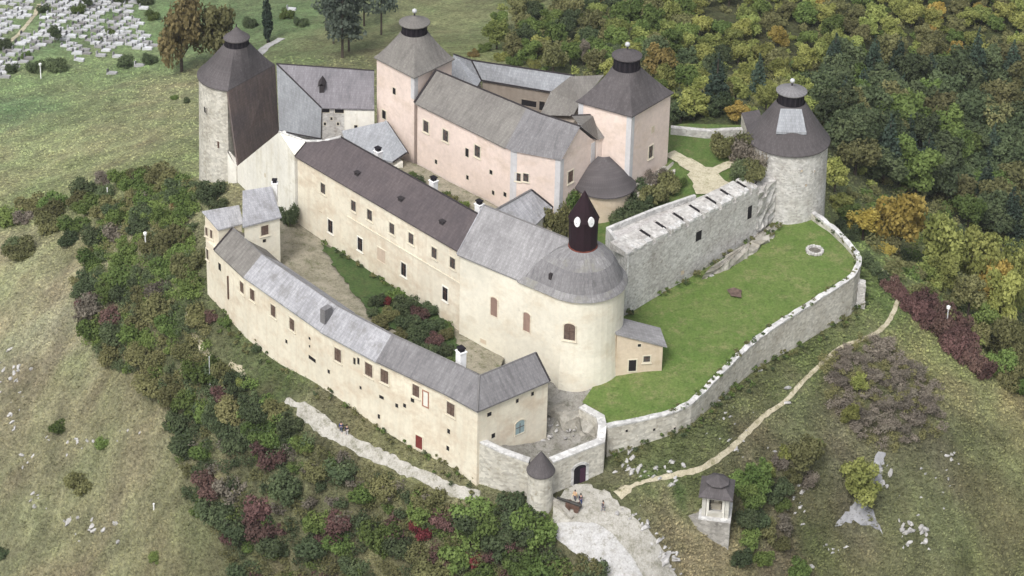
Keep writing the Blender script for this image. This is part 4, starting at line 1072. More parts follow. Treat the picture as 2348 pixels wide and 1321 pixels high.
# ------------------------------------------------------------------ right round tower
RC = np.array([43.5, 286.4]); RRd = 6.45
G = thing('round_tower', 'grey stone round tower on the right with dark conical roof and pale skylight panel', 'tower', (*RC, 5))
m = MB(); m.lathe(RC, [(RRd + .3, -4), (RRd - .1, 9), (RRd - .35, 19.9)], 40); part('wall', m, stone("tower_stone", (0.54, 0.53, 0.51), (0.43, 0.41, 0.38), (0.22, 0.20, 0.17)), G)
zb, zt, zr_, za_ = zv(RC, 232), zv(RC, 208), zv(RC, 207), zv(RC, 196)
tower_roof(G, [RC + RRd * np.array([math.cos(2 * math.pi * k / 36), math.sin(2 * math.pi * k / 36)]) for k in range(36)], 20.0, RC, 2.2, zb, R_DARK, 1.08)
lantern(G, RC, 1.95, zb, zt, 2.4, zr_, za_, R_GREY, True)
m = MB(); pts = []
for t, hwid in ((.48, 2.5), (.94, 1.75)):
    for sx in (-1, 1):
        r_ = RRd * (1 - t) + 2.2 * t; z_ = 20 + (zb - 20) * t ** 1.08; pts.append((RC[0] - .25 + sx * hwid * .92, RC[1] - math.sqrt(max(.1, r_ * r_ - (hwid * .92) ** 2 * .6)) - .25, z_ + .30))
m.slab([pts[0], pts[1], pts[3], pts[2]], .4); part('skylight_panel', m, R_PALE, G)
for u, v in [(1868,393),(1848,425),(1838,392),(1875,470)]: opening(G, *tower_ab(RC, RRd - .3, u, 12), u, v, .4, .4, PEACH, STONE)
m = MB(); q = [xy(1700,265,19), xy(1740,258,19), xy(1755,300,18), xy(1715,310,18)]; m.prism(q, 14, [19.2, 19.2, 18.2, 18.2]); part('porch', m, STONE_W, G)
m = MB(); m.slab([(*p, z) for p, z in zip(q, (19.5, 19.5, 18.4, 18.4))], .15); part('porch_roof', m, R_DARK, G)
# wall at the back of the inner ward
G = thing('boundary_wall', 'low grey stone wall behind the inner path, beside the tower', 'wall', (33, 300, 14))
m = MB(); wall_line(m, [xy(1538,296,18.4), xy(1620,304,18.2), xy(1704,300,18.0)], [18.6, 18.4, 18.2], 8, .9, 1); part('masonry', m, STONE, G)

# ================================================================== lawn wall
LWp = [(1858,474,10.0),(1884,495,9.8),(1911,516,9.5),(1940,543,9.25),(1965,571,9.0),(1975,590,8.9),(1974,606,8.8),(1960,630,8.7),(1930,652,8.5),(1901,670,8.3),(1858,698,8.0),(1817,724,7.8),(1780,747,7.6),(1743,773,7.4),(1718,795,7.2),(1694,817,7.0),(1669,843,6.8),(1645,866,6.7),(1616,897,6.5),(1586,925,6.4),(1556,940,6.3),(1522,951,6.2),(1458,965,6.1),(1394,978,6.0)]
ow = [xy(u, v, z) for u, v, z in LWp]; zw = [z for *_, z in LWp]
ow2 = []; zw2 = []
for i in range(len(ow) - 1):
    for k in range(3): ow2.append(ow[i] + (ow[i + 1] - ow[i]) * k / 3); zw2.append(zw[i] + (zw[i + 1] - zw[i]) * k / 3)
ow2.append(ow[-1]); zw2.append(zw[-1])
G = thing('boundary_wall', 'long curving stone wall with pale coping around the green lawn', 'wall', (40, 255, 2))
sidew = -1
m = MB(); wall_line(m, ow2, [z - .28 for z in zw2], [min(ground(*p), z - 2) - 1.5 for p, z in zip(ow2, zw2)], .7, sidew); part('masonry', m, STONE_W, G)
oc = offset_line(ow2, .08 * -sidew)
m = MB(); wall_line(m, oc, [z - .06 + (rnd.random() - .5) * .3 for z in zw2], [z - .278 for z in zw2], .8, sidew); part('coping', m, COPING, G)
m = MB(); q = ow[6]; o_ = np.array([.85, -.35]); craggy(m, [q + np.array([-.3, .7]), q + np.array([.9, .3]), q + np.array([.8, -.9]), q + np.array([-.3, -.9])], -1, 6.0, .2, 8, .5, .5); part('buttress', m, STONE, G)
for u, v in [(1547,983),(1437,988),(1500,985),(1640,890)]:
    opening(G, ow[-3] if u < 1540 else ow[-5 if u < 1600 else -8], ow[-2] if u < 1540 else ow[-4 if u < 1600 else -7], u, v, .35, .4, DARK, STONE_W)
lz = TPS([(*xy(u, v, z), z) for u, v, z in [(1400,965,5.0),(1500,850,6),(1440,860,5.6),(1448,724,6.5),(1600,650,7),(1738,560,7.8),(1810,490,8.6),(1850,490,8.6),(1940,600,7.9),(1870,575,8.1),(1800,720,7.0),(1640,860,5.9),(1520,940,5.4),(1350,935,4.6),(1600,760,6.6)]], .05)
inn = offset_line(ow, .5 * sidew)
poly = list(inn) + [xy(1370,950,4.8), xy(1335,920,4.8), AC + np.array([4.5, -1]), AC + np.array([4, 4]), f_a + nb * 1, f_b + nb * 1.5, f_b + db * 5 + nb * 1.5, RC + np.array([-3, -4]), RC + np.array([2, -5])]
sheet('lawn', poly, lambda x, y: lz(x, y)[0] + .25 * float(fbm(np.array([x]), np.array([y]), 4, 5, 3)[0]), LAWN, .9)

# barbican walls, gate, turret
G = thing('gate_wall', 'rough stone gate court wall with an arched dark gateway at the road', 'wall', (10, 226, 0))
B0 = [xy(1340,930,5.2), xy(1385,955,5.5), xy(1390,978,5.6), xy(1386,1016,5.0), xy(1268,1062,4.4)]
m = MB(); wall_line(m, B0, [5.2, 5.5, 5.6, 5.0, 4.4], -3, 1.0, -1); part('masonry', m, STONE_W, G)
m = MB(); wall_line(m, offset_line(B0, .06), [5.42, 5.72, 5.82, 5.22, 4.62], [5.202, 5.502, 5.602, 5.002, 4.402], 1.12, -1); part('coping', m, COPING, G)
B1 = [xy(1212,1062,4.6), xy(1150,1040,5.3), xy(1092,1012,6.2)]
m = MB(); wall_line(m, B1, [4.6, 5.3, 6.2], -4, .9, -1); part('masonry', m, STONE_W, G)
m = MB(); wall_line(m, offset_line(B1, .06), [4.8, 5.5, 6.4], [4.602, 5.302, 6.202], 1.0, -1); part('coping', m, COPING, G)
window(G, B0[4], B0[3], 1329, 1092, 1.6, 2.3, BLACKW, COPING, False, False, True, 'gateway', rim=.4)
c_ = on_wall(B0[4], B0[3], 1329, 1092); d_, n_ = facing(B0[4], B0[3])
m = MB(); obox(m, c_, d_, n_, .05, .85, -1.15, 1.15, .02, .06); part('door_leaf', m, plain("maroon_door", (0.05, 0.02, 0.04)), G)
for u, v in [(1088,1063),(1140,1080),(1166,1092),(1195,1105)]: opening(G, B1[2], B1[0], u, v, .35, .4, DARK, STONE_W)
G = thing('gate_turret', 'small round turret with dark cone roof at the corner of the gate court', 'turret', (5.4, 222, 0))
TC = xy(1240, 1077, 4.2); m = MB(); m.lathe(TC, [(1.75, -5), (1.68, 0), (1.62, 4.15)], 24); part('wall', m, STONE_W, G)
zt = zv(TC, 1035); m = MB(); m.lathe(TC, [(1.85, 4.05), (1.86, 4.2), (1.2, 4.2 + (zt - 4.2) * .38), (.6, 4.2 + (zt - 4.2) * .72), (.05, zt)], 24); part('roof', m, R_DARK, G)
G = thing('rubble_heap', 'grey heap of broken masonry rising to the church apse in the gate court', 'ruined wall', (10, 233, 1))
m = MB(); craggy(m, [xy(1262,960,2.6), xy(1300,938,3), xy(1345,936,3.6), xy(1382,962,4), xy(1380,1000,3), xy(1330,1000,2.4), xy(1290,985,2.2)], -.5, 3.6, 1.1, 33, .6, .25); part('rubble', m, stone('dark_rubble', (0.36, 0.345, 0.31), (0.24, 0.225, 0.19), (0.10, 0.10, 0.075), 1.6), G)
# inside the gate court
bz = TPS([(*xy(u, v, z), z) for u, v, z in [(1110,1015,5.2),(1150,1022,4.6),(1235,1050,1.6),(1340,1025,1.8),(1375,965,4.2),(1300,950,3.6),(1240,945,3.0),(1190,1005,3.0),(1290,1010,1.9)]], .02)
poly = [B1[2], B1[1], B1[0], TC, B0[4], B0[3], B0[2], B0[1], AC + np.array([1, -4]), CH(10, 1)[:2], E[6] + np.array([-1, 1]), E[5] + np.array([1, 1.2])]
sheet('gate_court', poly, lambda x, y: bz(x, y)[0] + .5 * float(fbm(np.array([x]), np.array([y]), 2.5, 15, 4)[0]), RUBBLE_G if 'RUBBLE_G' in globals() else gravel_mat("rubble_ground", (0.27, 0.26, 0.24), (0.19, 0.18, 0.155), (0.10, 0.105, 0.075)), .6)

# ------------------------------------------------------------------ inner courts
cz = TPS([(*xy(u, v, z), z) for u, v, z in [(650,545,7.6),(690,530,6.9),(780,600,6.3),(900,680,6.0),(1030,760,5.8),(830,720,6.6),(1030,810,5.8),(700,600,7.2)]], .02)
low = [xy(640,560,7.4), ] 
poly = [xy(625,560,7.5), xy(640,490,8), LW(-.5, .8, 0)[:2], LW(LL + 1, .8, 0)[:2], CH(1, 1)[:2], CH(8, 1)[:2], offset_line(E, 4.5)[5], offset_line(E, 4.5)[4], offset_line(E, 4.5)[3], offset_line(E, 4.5)[2], offset_line(E, 4.5)[1]]
sheet('cobbled_court', poly, lambda x, y: cz(x, y)[0] + .12 * float(fbm(np.array([x]), np.array([y]), 2, 15, 3)[0]), COBBLE, .8)
gp = [xy(u, v, 6.4) for u, v in [(735,566),(800,580),(900,640),(1040,740),(1060,830),(1000,830),(900,760),(850,725),(800,665),(765,615)]]
sheet('court_lawn', gp, lambda x, y: cz(x, y)[0] + .35 + .15 * float(fbm(np.array([x]), np.array([y]), 1.5, 25, 3)[0]), COURTGRASS, .7, .45)
poly = [LW(2, 2 * hw - .5, 0)[:2], LW(LL + 4, 2 * hw - .5, 0)[:2], CH(2, 2 * hwc - .5)[:2], C_ + np.array([2, 1]), B, A, A + np.array([-4, 2])]
sheet('upper_court', poly, lambda x, y: 13.6 + .2 * float(fbm(np.array([x]), np.array([y]), 2, 15, 3)[0]), COBBLE, 1.0)
uz = TPS([(*xy(u, v, z), z) for u, v, z in [(1545,355,17.2),(1545,300,17.4),(1640,330,17.0),(1700,310,17.0),(1600,400,16.5),(1660,390,16.2),(1740,400,16.1),(1560,430,16.3),(1668,424,16.05),(1591,456,16.1),(1480,430,16.2),(1450,480,14.8),(1389,540,13.2),(1300,520,12.2),(1260,540,12.0)]], .02)
poly = [xy(1225,520,12), xy(1290,460,13.5), D, f2[0], f2[1], f2[2], f2[3], xy(1560,285,17.4), xy(1720,290,17), RC + np.array([-5, 3]), RC + np.array([-6, -3]), bk[4] - nb * .5, bk[3] - nb * .4, bk[2] - nb * .3, bk[1] - nb * .3, bk[0], CH(sA + 5, 2 * hwc - 2)[:2], CH(8, 2 * hwc - 1)[:2]]
UPG = grass_mat("ward_grass", (0.07, 0.12, 0.028), (0.10, 0.14, 0.04), (0.14, 0.13, 0.06), .3)
sheet('upper_ward', poly, lambda x, y: uz(x, y)[0] + .12 * float(fbm(np.array([x]), np.array([y]), 3, 15, 3)[0]), UPG, .8)
def ward_strip(pts, wd):
    return sheet('path', strip_poly(smooth_line([xy(*p) for p in pts]), wd), lambda x, y: uz(x, y)[0] + .17, GRAVEL2, .6, .08)
GRAVEL2 = gravel_mat("cream_gravel", (0.50, 0.46, 0.34), (0.42, 0.38, 0.28), (0.26, 0.25, 0.15))
ward_strip([(1535,352,17.2),(1570,372,16.9),(1605,395,16.5),(1630,425,16.2),(1640,445,16.1)], [2.2]*6 + [3]*6 + [5]*6 + [6]*7)
ward_strip([(1625,400,16.4),(1660,384,16.3),(1700,370,16.4)], 1.6)

# rock under the tower by the path
G = thing('rock_outcrop', 'pale grey rock outcrop under the pink tower by the inner path', 'rock', (24, 275, 13))
m = MB(); craggy(m, [f2[1] + np.array([-1, -.6]), f2[1] + np.array([1.5, -2.2]), f2[2] + np.array([1.2, -2.5]), f2[2] + np.array([1.0, 1]), f2[1] + np.array([2, 3])], 12, 16.8, .9, 12, .7, .25); part('rock_face', m, RUBBLE, G)

# ================================================================== roads and paths
road = [gpix(u, v)[:2] for u, v in [(1270,1148),(1312,1118),(1345,1108),(1385,1128),(1425,1160),(1470,1200),(1520,1265),(1560,1330),(1440,1340),(1360,1290),(1300,1250),(1262,1200)]]
sheet('road', road, lambda x, y: ground(x, y) + .10, GRAVEL, .6, .3)
pad = [gpix(u, v)[:2] for u, v in [(1243,1206),(1300,1200),(1370,1205),(1405,1228),(1440,1270),(1480,1335),(1400,1340),(1330,1285),(1280,1240),(1240,1216)]]
sheet('road', pad, lambda x, y: ground(x, y) + .17, CONCRETE, .6, .12)
path('path', [(655,918),(690,938),(730,968),(770,995),(830,1030),(900,1062),(980,1098),(1040,1125),(1098,1142)], [.6] * 6 + [1.6] * 12 + [1.2] * 12 + [1.1] * 19, GRAVEL, .1, .14)
path('path', [(1415,1138),(1445,1118),(1500,1101),(1600,1078),(1660,1043),(1700,1008),(1750,958),(1800,922),(1850,868),(1920,803),(1980,778),(2020,757),(2045,725),(2060,688)], [1.5] * 6 + [.58] * 73, DIRT, .09, .07)
path('path', [(2060,688),(2058,660),(2040,635),(2015,612)], .6, DIRT, .09, .1)
path('path', [(437,683),(429,712),(434,752),(458,790),(484,822)], .7, DIRT, .09, .12)
path('path', [(525,838),(550,852),(557,866)], .7, DIRT, .09, .1)
path('path', [(5,112),(40,82),(72,45),(90,10)], 1.0, DIRT, .09, .1)
path('path', [(590,128),(615,105),(645,88)], [2.2] * 13, CONCRETE, .1, .1)

# ================================================================== vegetation prototypes
def leaf_cloud(seed, lobes, n, size, shell=0.55, up=0.35, drop=0.0):
    """leaf clumps as small quads spread through the lobes' volume -> verts, faces, per-vertex shade"""
    r = np.random.RandomState(seed); vol = np.array([l[3] * l[4] * l[5] for l in lobes]) ** (2 / 3); pr = vol / vol.sum()
    k = r.choice(len(lobes), n, p=pr); L = np.array(lobes)[k]
    d = r.normal(size=(n, 3)); d /= np.linalg.norm(d, axis=1)[:, None]
    rad = shell + (1 - shell) * r.rand(n) ** 0.7; rad *= 0.86 + .28 * r.rand(n)
    P = L[:, :3] + d * rad[:, None] * L[:, 3:6]
    if drop:
        cell = np.floor(P / drop).astype(int); hsh = (cell[:, 0] * 73856093 ^ cell[:, 1] * 19349663 ^ cell[:, 2] * 83492791 ^ seed * 7919) % 100
        P = P[hsh > 24]; d = d[hsh > 24]; k = k[hsh > 24]
    n = len(P)
    nn = d * .8 + r.normal(size=(n, 3)) * .65; nn[:, 2] += up; nn /= np.linalg.norm(nn, axis=1)[:, None]
    t = np.cross(nn, r.normal(size=(n, 3))); t /= np.linalg.norm(t, axis=1)[:, None]; b = np.cross(nn, t)
    s = size * (.6 + .8 * r.rand(n))[:, None]; asp = (.55 + .45 * r.rand(n))[:, None]
    V = np.stack([P - t * s - b * s * asp * .4, P + t * s * .2 - b * s * asp, P + t * s + b * s * asp * .3, P - t * s * .2 + b * s * asp], 1)
    ls = r.rand(len(lobes))[k]
    sh = np.clip(ls * .75 + r.rand(n) * .3 - .02, 0, 1)
    return V.reshape(-1, 3), n, np.repeat(sh, 4)
def cloud_mesh(name, V, n, sh, mat):
    me = bpy.data.meshes.new(name)
    me.vertices.add(4 * n); me.vertices.foreach_set('co', V.astype(np.float32).ravel())
    me.loops.add(4 * n); me.loops.foreach_set('vertex_index', np.arange(4 * n, dtype=np.int32))
    me.polygons.add(n); me.polygons.foreach_set('loop_start', np.arange(0, 4 * n, 4, dtype=np.int32))
    me.update(calc_edges=True)
    ca = me.color_attributes.new("leaf", 'FLOAT_COLOR', 'POINT'); c = np.ones((4 * n, 4)); c[:, 0] = sh; c[:, 1] = sh; c[:, 2] = sh
    ca.data.foreach_set('color', c.ravel()); me.materials.append(mat); return me
def lobes_round(r, R, Hc, n, flat=0.8):
    o = [(0, 0, Hc, R * .62, R * .62, R * .62 * flat)]
    for i in range(n):
        a = 2 * math.pi * (i + r.random()) / n; q = R * (.35 + .4 * r.random()); z = Hc + (r.random() - .45) * R * 1.1 * flat
        s = R * (.28 + .22 * r.random()); o.append((q * math.cos(a), q * math.sin(a), z, s, s, s * .85))
    return o
FOL = {
 'dark':   foliage('dark_foliage', (0.058, 0.082, 0.040), (0.120, 0.152, 0.072)),
 'green':  foliage('green_foliage', (0.085, 0.130, 0.034), (0.175, 0.235, 0.070)),
 'olive':  foliage('olive_foliage', (0.125, 0.128, 0.052), (0.225, 0.220, 0.098)),
 'yellow': foliage('yellow_green_foliage', (0.165, 0.190, 0.052), (0.330, 0.350, 0.112), .6),
 'gold':   foliage('golden_foliage', (0.290, 0.215, 0.046), (0.470, 0.370, 0.110), .5),
 'orange': foliage('orange_foliage', (0.200, 0.150, 0.055), (0.320, 0.230, 0.090), .5),
 'maroon': foliage('maroon_foliage', (0.110, 0.064, 0.056), (0.195, 0.118, 0.102), .5),
 'rust':   foliage('rust_foliage', (0.125, 0.108, 0.045), (0.205, 0.172, 0.075), .5),
 'red':    foliage('red_foliage', (0.150, 0.030, 0.034), (0.280, 0.065, 0.065), .3),
 'bare':   foliage('bare_twigs', (0.145, 0.126, 0.100), (0.255, 0.226, 0.182), .3),
 'conifer':foliage('conifer_foliage', (0.040, 0.066, 0.046), (0.078, 0.112, 0.078), .4),
 'pine':   foliage('pine_foliage', (0.075, 0.098, 0.078), (0.125, 0.152, 0.115), .3),
}
def filler(name, spots, cols, rr, nleaf, size, seed):
    """one mass of low growth that nobody could count"""
    Vs = []; shs = []; mi = []; ns = 0
    for k, (q, p) in enumerate(spots):
        lb = lobes_round(rnd, rnd.uniform(*rr), .7, 5, .75); V, n, sh = leaf_cloud(seed + k, lb, nleaf, size, .5, .45); Vs.append(V + np.asarray(p)); ns += n; shs.append(sh); mi += [rnd.randrange(len(cols))] * n
    me = cloud_mesh(name, np.concatenate(Vs), ns, np.concatenate(shs), FOL[cols[0]])
    for c in cols[1:]: me.materials.append(FOL[c])
    me.polygons.foreach_set('material_index', mi); me.update()
    o = bpy.data.objects.new(name, me); COL.objects.link(o); return tag(o, kind='stuff')
PM = {}
def proto(kind, col, seed):
    key = (kind, col, seed)
    if key in PM: return PM[key]
    r = random.Random(seed * 31 + len(kind)); trunk = None
    if kind == 'broadleaf':      # unit tree: crown radius 1, height about 2.6
        lb = lobes_round(r, 1.0, 1.55, 11, .95); V, n, sh = leaf_cloud(seed, lb, 4200, .066, .5, .3, .16); th, tr = 1.3, .07
    elif kind == 'bush':         # radius 1, height about 1.2
        lb = lobes_round(r, 1.0, .5, 10, .62); V, n, sh = leaf_cloud(seed, lb, 4200, .060, .45, .45, .15); V[:, 2] = np.maximum(V[:, 2], -.1); th, tr = .3, .03
    elif kind == 'twig':
        lb = lobes_round(r, 1.0, .5, 9, .65); V, n, sh = leaf_cloud(seed, lb, 3200, .052, .25, .1, .2); th, tr = .3, .03
    elif kind == 'conifer':      # radius 1 at the foot, height 3.4
        lb = []
        for k in range(15):
            t = k / 14; z = .35 + 2.9 * t; rr = 1.0 * (1 - t) ** .85 + .06
            for j in range(5 if t < .7 else 3):
                a = 6.283 * (j + r.random()) / 5; q = rr * .55; lb.append((q * math.cos(a), q * math.sin(a), z + r.uniform(-.06, .06), rr * .5, rr * .5, .13))
        V, n, sh = leaf_cloud(seed, lb, 3000, .075, .3, .25, .13); th, tr = 3.0, .05
    elif kind == 'cypress':      # radius 1, height 8
        lb = [(r.uniform(-.2, .2), r.uniform(-.2, .2), .6 + 7.0 * t, .9 * math.sin(math.pi * (.12 + .86 * t)) + .1, .9 * math.sin(math.pi * (.12 + .86 * t)) + .1, .7) for t in [k / 11 for k in range(12)]]
        V, n, sh = leaf_cloud(seed, lb, 2600, .22, .5, .3, .4); th, tr = 6, .18
    elif kind == 'pine':         # bare lower trunk, open tiers, height about 5
        lb = []
        for k in range(13):
            t = k / 12; z = 1.2 + 3.4 * t; a = r.uniform(0, 6.28); q = .55 * (1 - .6 * t); s = .62 * (1 - .45 * t); lb.append((q * math.cos(a), q * math.sin(a), z, s, s, .26)); lb.append((-q * .7 * math.cos(a + .8), -q * .7 * math.sin(a + .8), z + .1, s * .8, s * .8, .24))
        V, n, sh = leaf_cloud(seed, lb, 2400, .085, .3, .3, .17); th, tr = 4.5, .06
    cm = cloud_mesh(kind + '_crown', V, n, sh, FOL[col])
    m = MB()
    if kind in ('bush', 'twig'):
        for k in range(7 if kind == 'bush' else 16):
            a = r.uniform(0, 6.28); q = r.uniform(.3, .85); m.tube([(0.1 * math.cos(a), 0.1 * math.sin(a), -.2), (q * .5 * math.cos(a), q * .5 * math.sin(a), .4), (q * math.cos(a), q * math.sin(a), r.uniform(.6, .95))], [.03, .02, .008], 4)
    else:
        m.tube([(0, 0, -.4), (.02, .01, th * .5), (-.02, .02, th)], [tr * 1.25, tr, tr * .5], 7)
        if kind in ('broadleaf', 'pine'):
            for k in range(7):
                a = 6.283 * k / 7 + r.uniform(-.3, .3); z = th * r.uniform(.55, 1.0); q = r.uniform(.4, .7); m.tube([(0, 0, z), (q * .5 * math.cos(a), q * .5 * math.sin(a), z + .22), (q * math.cos(a), q * math.sin(a), z + .4)], [tr * .45, tr * .3, tr * .1], 4)
    tm = m.mesh(kind + '_trunk', BARK, uv=False)
    PM[key] = (cm, tm); return PM[key]
COUNT = {}
def plant(kind, col, seed, p, R, label, cat, name, group=None, hscale=1.0, sink=0.15):
    cm, tm = proto(kind, col, seed)
    o = bpy.data.objects.new(name, None); o.empty_display_size = .2; COL.objects.link(o)
    o.location = (float(p[0]), float(p[1]), float(p[2]) - sink * R); o.rotation_euler = (0, 0, rnd.uniform(0, 6.28)); o.scale = (R, R, R * hscale)
    tag(o, label, cat, group)
    c = bpy.data.objects.new('crown' if kind not in ('bush', 'twig') else 'foliage', cm); COL.objects.link(c); c.parent = o
    t = bpy.data.objects.new('trunk' if kind not in ('bush', 'twig') else 'stems', tm); COL.objects.link(t); t.parent = o
    COUNT[name] = COUNT.get(name, 0) + 1
    return o
def scatter(poly, spacing, n, tries=40, avoid=None, rng=None):
    """random ground spots seen inside a photo polygon, kept apart by `spacing` metres"""
    rg = rng or rnd; x0 = min(p[0] for p in poly); x1 = max(p[0] for p in poly); y0 = min(p[1] for p in poly); y1 = max(p[1] for p in poly)
    out = []; k = 0
    while len(out) < n and k < n * tries:
        k += 1; q = (rg.uniform(x0, x1), rg.uniform(y0, y1))
        if not inside(q, poly) or (avoid and avoid(q)): continue
        p = gpix(*q)
        if p is None: continue
        if all((p[0] - o[1][0]) ** 2 + (p[1] - o[1][1]) ** 2 > spacing ** 2 for o in out): out.append((q, p))
    return out

# ---- thicket on the slope below the left walls
def near_line(pts, d):
    def f(q):
        for a, b in zip(pts[:-1], pts[1:]):
            ax, ay = a; bx_, by_ = b; L = (bx_ - ax) ** 2 + (by_ - ay) ** 2; t = max(0, min(1, ((q[0] - ax) * (bx_ - ax) + (q[1] - ay) * (by_ - ay)) / L))
            if math.hypot(q[0] - ax - t * (bx_ - ax), q[1] - ay - t * (by_ - ay)) < d: return True
        return False
    return f
PATHL = near_line([(655,918),(730,975),(830,1040),(980,1110),(1098,1155)], 32)
def avoidL(q): return PATHL(q)
THK = [
 # polygon, spacing, max, colours, radius range
 ([(200,600),(250,480),(400,430),(450,420),(440,560),(450,690),(300,700),(190,680)], 3.4, 24, ['dark','green','green','olive','bare','green','dark'], (2.2, 3.2), 'on the upper slope below the left corner house'),
 ([(170,650),(300,690),(440,700),(480,760),(470,880),(520,960),(330,900),(210,800)], 3.2, 26, ['dark','dark','green','olive','maroon','green','olive','bare'], (2.2, 3.2), 'in the thicket left of the narrow footpath'),
 ([(490,860),(560,880),(640,920),(690,980),(720,1030),(600,1050),(480,980),(330,900)], 3.0, 18, ['dark','green','olive','dark','green'], (1.9, 2.7), 'in the thicket below the left end of the gravel path'),
 ([(400,960),(640,1010),(760,1040),(900,1110),(1000,1160),(800,1230),(560,1200),(440,1180)], 3.2, 28, ['dark','olive','green','bare','olive','maroon','dark','green'], (2.0, 3.0), 'in the mixed thicket below the gravel path'),
 ([(480,1180),(800,1220),(1060,1160),(1225,1185),(1235,1245),(1310,1310),(1360,1345),(560,1345)], 3.0, 38, ['dark','dark','olive','maroon','green','green','dark'], (2.1, 3.2), 'in the thicket at the lower edge left of the road'),
]
for kf, (poly, cols) in enumerate([(THK[0][0], ['dark','green','olive','green']), (THK[1][0], ['dark','olive','green','dark']), (THK[2][0], ['dark','green','dark']), (THK[3][0], ['olive','dark','bare','green','dark']), (THK[4][0], ['dark','olive','maroon','dark','green'])]):
    filler('thicket_undergrowth', scatter(poly, 1.5, 230, 14, avoidL), cols, (1.1, 2.0), 380, .12, 3000 + 500 * kf)
LBL = {'dark': ('dark green', 'bush'), 'green': ('fresh green', 'bush'), 'olive': ('dull olive', 'bush'), 'maroon': ('wine red', 'bush'), 'bare': ('bare grey', 'bush'), 'yellow': ('yellow green', 'bush'), 'gold': ('golden', 'bush'), 'orange': ('orange', 'bush'), 'red': ('bright red', 'bush')}
for poly, sp, n, cols, rr, where in THK:
    for q, p in scatter(poly, sp, n, 30, avoidL):
        c = rnd.choice(cols); R = rnd.uniform(*rr)
        if c == 'bare': plant('twig', c, rnd.randrange(3), p, R, f'bare grey twiggy bush {where}', 'bush', 'bush', f'bare bushes {where}', 1.1)
        else: plant('bush', c, rnd.randrange(4), p, R, f'{LBL[c][0]} leafy bush {where}', 'bush', 'bush', f'{LBL[c][0]} bushes {where}', rnd.uniform(.9, 1.25))
# ---- bush belt at the far left
for q, p in scatter([(0,520),(60,480),(180,440),(330,380),(430,420),(400,470),(260,520),(190,570),(100,580),(0,600)], 3.4, 26):
    c = rnd.choice(['green','green','dark','olive','bare','olive']); R = rnd.uniform(2.0, 3.0)
    plant('twig' if c == 'bare' else 'bush', c, rnd.randrange(3), p, R, f'{LBL[c][0]} bush in the belt crossing the meadow at far left', 'bush', 'bush', f'{LBL[c][0]} bushes in the far left belt')
# ---- single bushes on the left slope and along the walls
SINGLE = [
 ('bush','green',(135,990),1.6,'small round green bush alone on the left grass slope, upper of two'), ('bush','green',(232,1025),1.4,'small round green bush alone on the left grass slope, nearer the thicket'),
 ('bush','olive',(185,1120),2.2,'wide pale olive bush alone on the lower left slope'), ('bush','dark',(4,1275),1.3,'dark bush cut by the left edge near the bottom corner'),
 ('bush','green',(570,1262),1.2,'bright green low bush in front of the wine red thicket'), ('bush','green',(357,1285),1.0,'tiny green bush on the grass at the bottom left'),
 ('bush','dark',(478,455),2.6,'dark green bush against the foot of the left round tower'), ('bush','green',(432,460),2.0,'rusty green bush left of the left tower foot'),
 ('bush','orange',(405,480),1.4,'orange brown bush left of the left tower foot'), ('bush','dark',(500,480),1.6,'low dark bush below the left tower door'),
 ('bush','maroon',(486,735),1.2,'rust red shrub at the foot of the corner house'), ('bush','green',(520,745),1.3,'green shrub at the foot of the outer wing'), ('bush','dark',(590,805),1.0,'dark shrub against the outer wing base'),
 ('bush','yellow',(492,850),1.0,'bright yellow small shrub beside the thin post'), ('bush','yellow',(560,885),1.3,'pale yellow green shrub below the end of the short path'), ('bush','maroon',(512,910),2.0,'plum coloured bush below the yellow shrub'),
 ('bush','dark',(600,965),2.4,'large dark bush left of the gravel path start'), ('bush','dark',(660,985),2.4,'large dark bush right beside the gravel path start'),
 ('bush','red',(970,1225),1.7,'bright wine red bush at the bottom of the thicket'), ('bush','red',(1085,1290),1.5,'red bush low in the thicket left of the road'),
 ('bush','dark',(1080,1215),2.6,'big dark green bush right of the red bush'), ('bush','dark',(1150,1260),2.7,'big dark green bush nearest the concrete road'), ('bush','dark',(1200,1235),2.4,'dark green bush below the gate turret'), ('bush','olive',(1350,1315),2.2,'olive bush at the bottom edge beside the concrete road'),
 ('bush','dark',(662,505),1.7,'dark shrub in the corner of the cobbled court'),
]
for k, (kind, c, px, R, lab) in enumerate(SINGLE):
    p = gpix(*px)
    if px == (662, 505): p = np.array([*xy(662, 518, 7.2), 7.3])
    plant(kind, c, k % 4, p, R, lab, 'bush', 'bush', None, 1.1 if px != (662, 505) else 1.9)
# court shrubs
for u, v, c, R in [(905,678,'green',1.7),(865,690,'dark',1.4),(882,690,'red',1.0),(925,700,'dark',2.0),(960,718,'maroon',1.7),(990,745,'dark',1.8),(935,745,'dark',1.9),(1000,775,'maroon',1.5),(1020,800,'dark',1.5),(895,725,'olive',1.6),(985,705,'dark',1.5),(875,745,'olive',1.4),(960,770,'dark',1.7),(920,770,'olive',1.4),(985,800,'dark',1.4),(1030,830,'green',1.2),(1022,760,'olive',1.3),(855,720,'dark',1.1)]:
    q = xy(u, v + 10, 6.4); plant('bush', c, rnd.randrange(4), (*q, cz(*q)[0] + .4), R, f'{LBL[c][0]} shrub in the overgrown lawn of the long court', 'bush', 'bush', f'{LBL[c][0]} shrubs in the long court')
for u, v, c, R in [(938,395,'green',1.0),(955,402,'dark',.9),(1012,432,'green',.9),(1030,440,'olive',.8),(1060,452,'green',.7),(975,415,'dark',.8)]:
    q = xy(u, v, 15.5); plant('bush', c, rnd.randrange(4), (*q, 13.6), R * 1.6, f'{LBL[c][0]} shrub behind the middle wing ridge at the palace foot', 'bush', 'bush', f'{LBL[c][0]} shrubs behind the middle wing')
